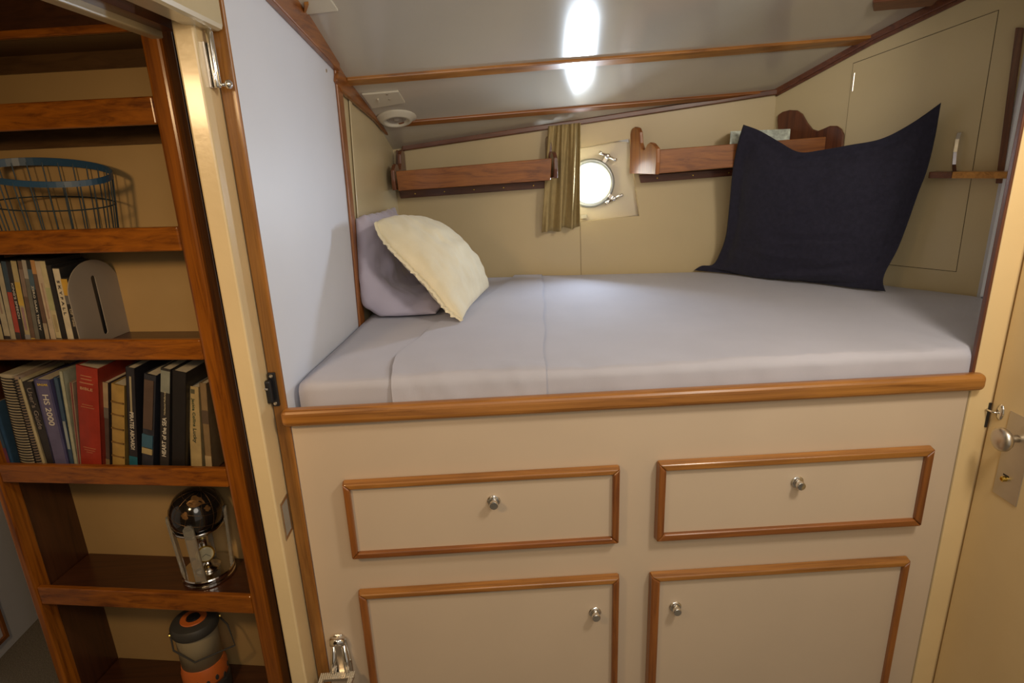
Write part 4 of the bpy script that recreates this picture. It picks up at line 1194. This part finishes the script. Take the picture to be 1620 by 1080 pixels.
ck = gc+tocam*.022+V((0, 0, .100))
bm = B(); lathe(bm, [(.026, -.014), (.030, -.010), (.030, .006), (.027, .009), (.025, .007), (0, .007)], ck, tocam+V((0, 0, .35)), 28)
cko = obj('clock', bm, M['brass'], gl, smooth=False, label='tiny round clock')
axk = (tocam+V((0, 0, .35))).normalized()
bm = B(); lathe(bm, [(.0245, .0072), (.0245, .0078)], ck, axk, 28); obj('clock_dial', bm, M['dial'], cko)
bm = B(); k1, k2, _ = frame_axes(axk)
for an, ln in ((.5, .014), (2.4, .019)):
    bar(bm, ck+axk*.0086, ck+axk*.0086+(k1*math.cos(an)+k2*math.sin(an))*ln, .0014, .0008, axk)
obj('clock_hands', bm, M['black'], cko)
for an in (math.radians(205), math.radians(285), math.radians(25), math.radians(115)):
    d = BU*math.cos(an)+BV*math.sin(an); t = V((-d.y, d.x, 0))
    bm = B(); hp = .232
    p = gc+d*.080+V((0, 0, .031)); lean = d*.012
    prof = [(-.017, 0), (.017, 0), (.017, hp-.014), (.010, hp-.003), (0, hp), (-.010, hp-.003), (-.017, hp-.014)]
    prism(bm, [p+t*x+V((0, 0, h))+lean*(h/hp)-d*.005 for x, h in prof], d*.011); obj('post', bm, M['acrylic'], gl, bevel=.002, label='clear acrylic post')

# ---- camping lantern on the bottom shelf
lu, _ = onBC((318, 1040), .11)
lc = bc(lu, .118, SZ6+.0008)
la = empty('camping_lantern', lc, 'grey and orange camping lantern with a wire bail, on the bottom bookcase shelf', 'lantern')
lh = .335
bm = B(); lathe(bm, [(.078, 0), (.082, .006), (.082, .060), (.078, .075)], lc, n=36); obj('base', bm, M['greyp'], la, bevel=.002)
bm = B(); lathe(bm, [(.0785, .074), (.080, .085), (.080, .120), (.077, .128), (.0745, .150), (.073, .152)], lc, n=36); ob_ = obj('orange_band', bm, M['orange'], la, smooth=True)
bm = B()
for i in range(5):
    an = math.radians(285+i*24); d = BU*math.cos(an)+BV*math.sin(an); t = V((-d.y, d.x, 0)); p = lc+d*.0785+V((0, 0, .100-.006*i*(i % 2)))
    lathe(bm, [(.009, 0), (.008, .003), (0, .0035)], p, d, 12, sx=.8, sy=1.4)
obj('vent_dots', bm, M['greyp'], ob_)
bm = B(); lathe(bm, [(.0725, .151), (.0725, .285), (.070, .292)], lc, n=36); obj('lamp_shade', bm, M['lantern'], la, smooth=True, label='frosted grey shade')
bm = B(); lathe(bm, [(.071, .288), (.080, .292), (.083, .300), (.083, .318), (.076, .330), (.052, .334), (.050, .3345), (0, .3345)], lc, n=40); cap = obj('cap', bm, M['greyp'], la, smooth=True, bevel=.001)
bm = B(); lathe(bm, [(.046, .3344), (.044, .338), (.026, .338), (.024, .3345)], lc, n=36); obj('cap_ring', bm, M['orange'], cap)
bm = B(); lathe(bm, [(.024, .3346), (.022, .341), (.010, .341), (0, .338)], lc, n=24); obj('cap_button', bm, M['black'], cap)
# bail hangs down on the camera side
vd = (CAM-lc); vd.z = 0; vd.normalize(); sdv = V((-vd.y, vd.x, 0))
e1 = lc-sdv*.082+V((0, 0, .300)); e2 = lc+sdv*.082+V((0, 0, .300))
bm = B(); tube(bm, [e1, e1+vd*.050-V((0, 0, .030)), e1+vd*.088+V((0, 0, -.085))+sdv*.055, e2+vd*.088+V((0, 0, -.085))-sdv*.012+sdv*.04, e2+vd*.045-V((0, 0, .018))+sdv*.02, e2], .0034, 8); obj('bail_handle', bm, M['greyp'], la, label='bent wire bail')
for e in (e1, e2):
    bm = B(); lathe(bm, [(.008, -.004), (.008, .005), (0, .006)], e, (e-lc-V((0, 0, .3))), 14); obj('pivot', bm, M['brass'], la)

# ---- white cabinet down the passage and the passage wall
cbx = -2.13
cb = empty('passage_cabinet', (cbx-.2, .5, 0), 'white cabinet with teak door moulding beside the carpet, left of the bookcase', 'cabinet')
bm = B(); box(bm, cbx-.4, cbx, -.9, .95, .002, 1.5); obj('carcass', bm, M['white'], cb)
m1_, m2_ = atX((9, 1002), cbx), atX((1, 966), cbx)
bm = B()
zb_, yb_ = atX((5, 1011), cbx).z, m1_.y
fr = B(); ring_panel(fr, [V((cbx+.001, yb_-.7, zb_)), V((cbx+.001, yb_, zb_)), V((cbx+.001, yb_, 1.2)), V((cbx+.001, yb_-.7, 1.2))], [V((cbx+.001, yb_-.685, zb_+.015)), V((cbx+.001, yb_-.015, zb_+.015)), V((cbx+.001, yb_-.015, 1.185)), V((cbx+.001, yb_-.685, 1.185))], V((.012, 0, 0)))
obj('door_moulding', fr, TEAK[2], cb)
bm.free()
bm = B(); box(bm, -2.6, -.62, 1.2, 1.25, 0, 2.8); struct('wall_passage', bm, M['cream'])
bm = B(); box(bm, -.72, -.66, -2.6, -1.02, 0, 2.9); struct('wall_doorway_near', bm, M['cream'])

bm = B(); box(bm, -2.6, -.77, -2.6, 1.25, 2.86, 2.9); struct('ceiling_passage_blocker', bm, M['cream'])  # unseen lid over the passage, added to keep world light out
bm = B(); box(bm, -2.6, -.72, -2.65, -2.6, 0, 2.9); struct('wall_passage_near_blocker', bm, M['cream'])  # unseen, added to block world light from the near end
bm = B(); box(bm, -2.65, -2.6, -2.6, 1.25, 0, 2.9); struct('wall_passage_side_blocker', bm, M['cream'])  # unseen, added to block world light from the far left
# ================================================================ LIGHT
def area(name, loc, to, size, power, col, sy=None):
    l = bpy.data.lights.new(name, 'AREA'); l.energy = power; l.color = col; l.shape = 'DISK' if sy is None else 'RECTANGLE'; l.size = size
    if sy: l.size_y = sy
    o = bpy.data.objects.new(name, l); COL.objects.link(o); o.location = loc
    o.rotation_euler = (V(to)-V(loc)).to_track_quat('-Z', 'Y').to_euler(); return o
area('cabin_lamp', (1.15, -1.0, 2.55), (.75, .2, 1.0), .30, 15.5, (1.0, .90, .76))
area('cabin_fill_light', (.3, -2.2, 2.5), (.5, .3, 1.2), 1.2, 12, (1.0, .90, .77))  # unseen fill added behind the camera to brighten the cabin
area('passage_lamp', (-1.15, -1.30, 2.20), (-.85, .1, .85), .22, 5.6, (1.0, .66, .33)).data.spread = math.radians(125)
po = PC+BWn*.046
pl_ = area('porthole_daylight', po, po+BWn*1.0+V((-.50, 0, .02)), .16, 6.4, (.72, .85, 1.0)); pl_.data.spread = math.radians(150)
w = bpy.data.worlds.new('world'); sc.world = w; w.use_nodes = True
bg = w.node_tree.nodes['Background']; bg.inputs[0].default_value = (1.0, .88, .72, 1); bg.inputs[1].default_value = .30
sc.view_settings.view_transform = 'Standard'; sc.view_settings.look = 'None'; sc.view_settings.exposure = 0
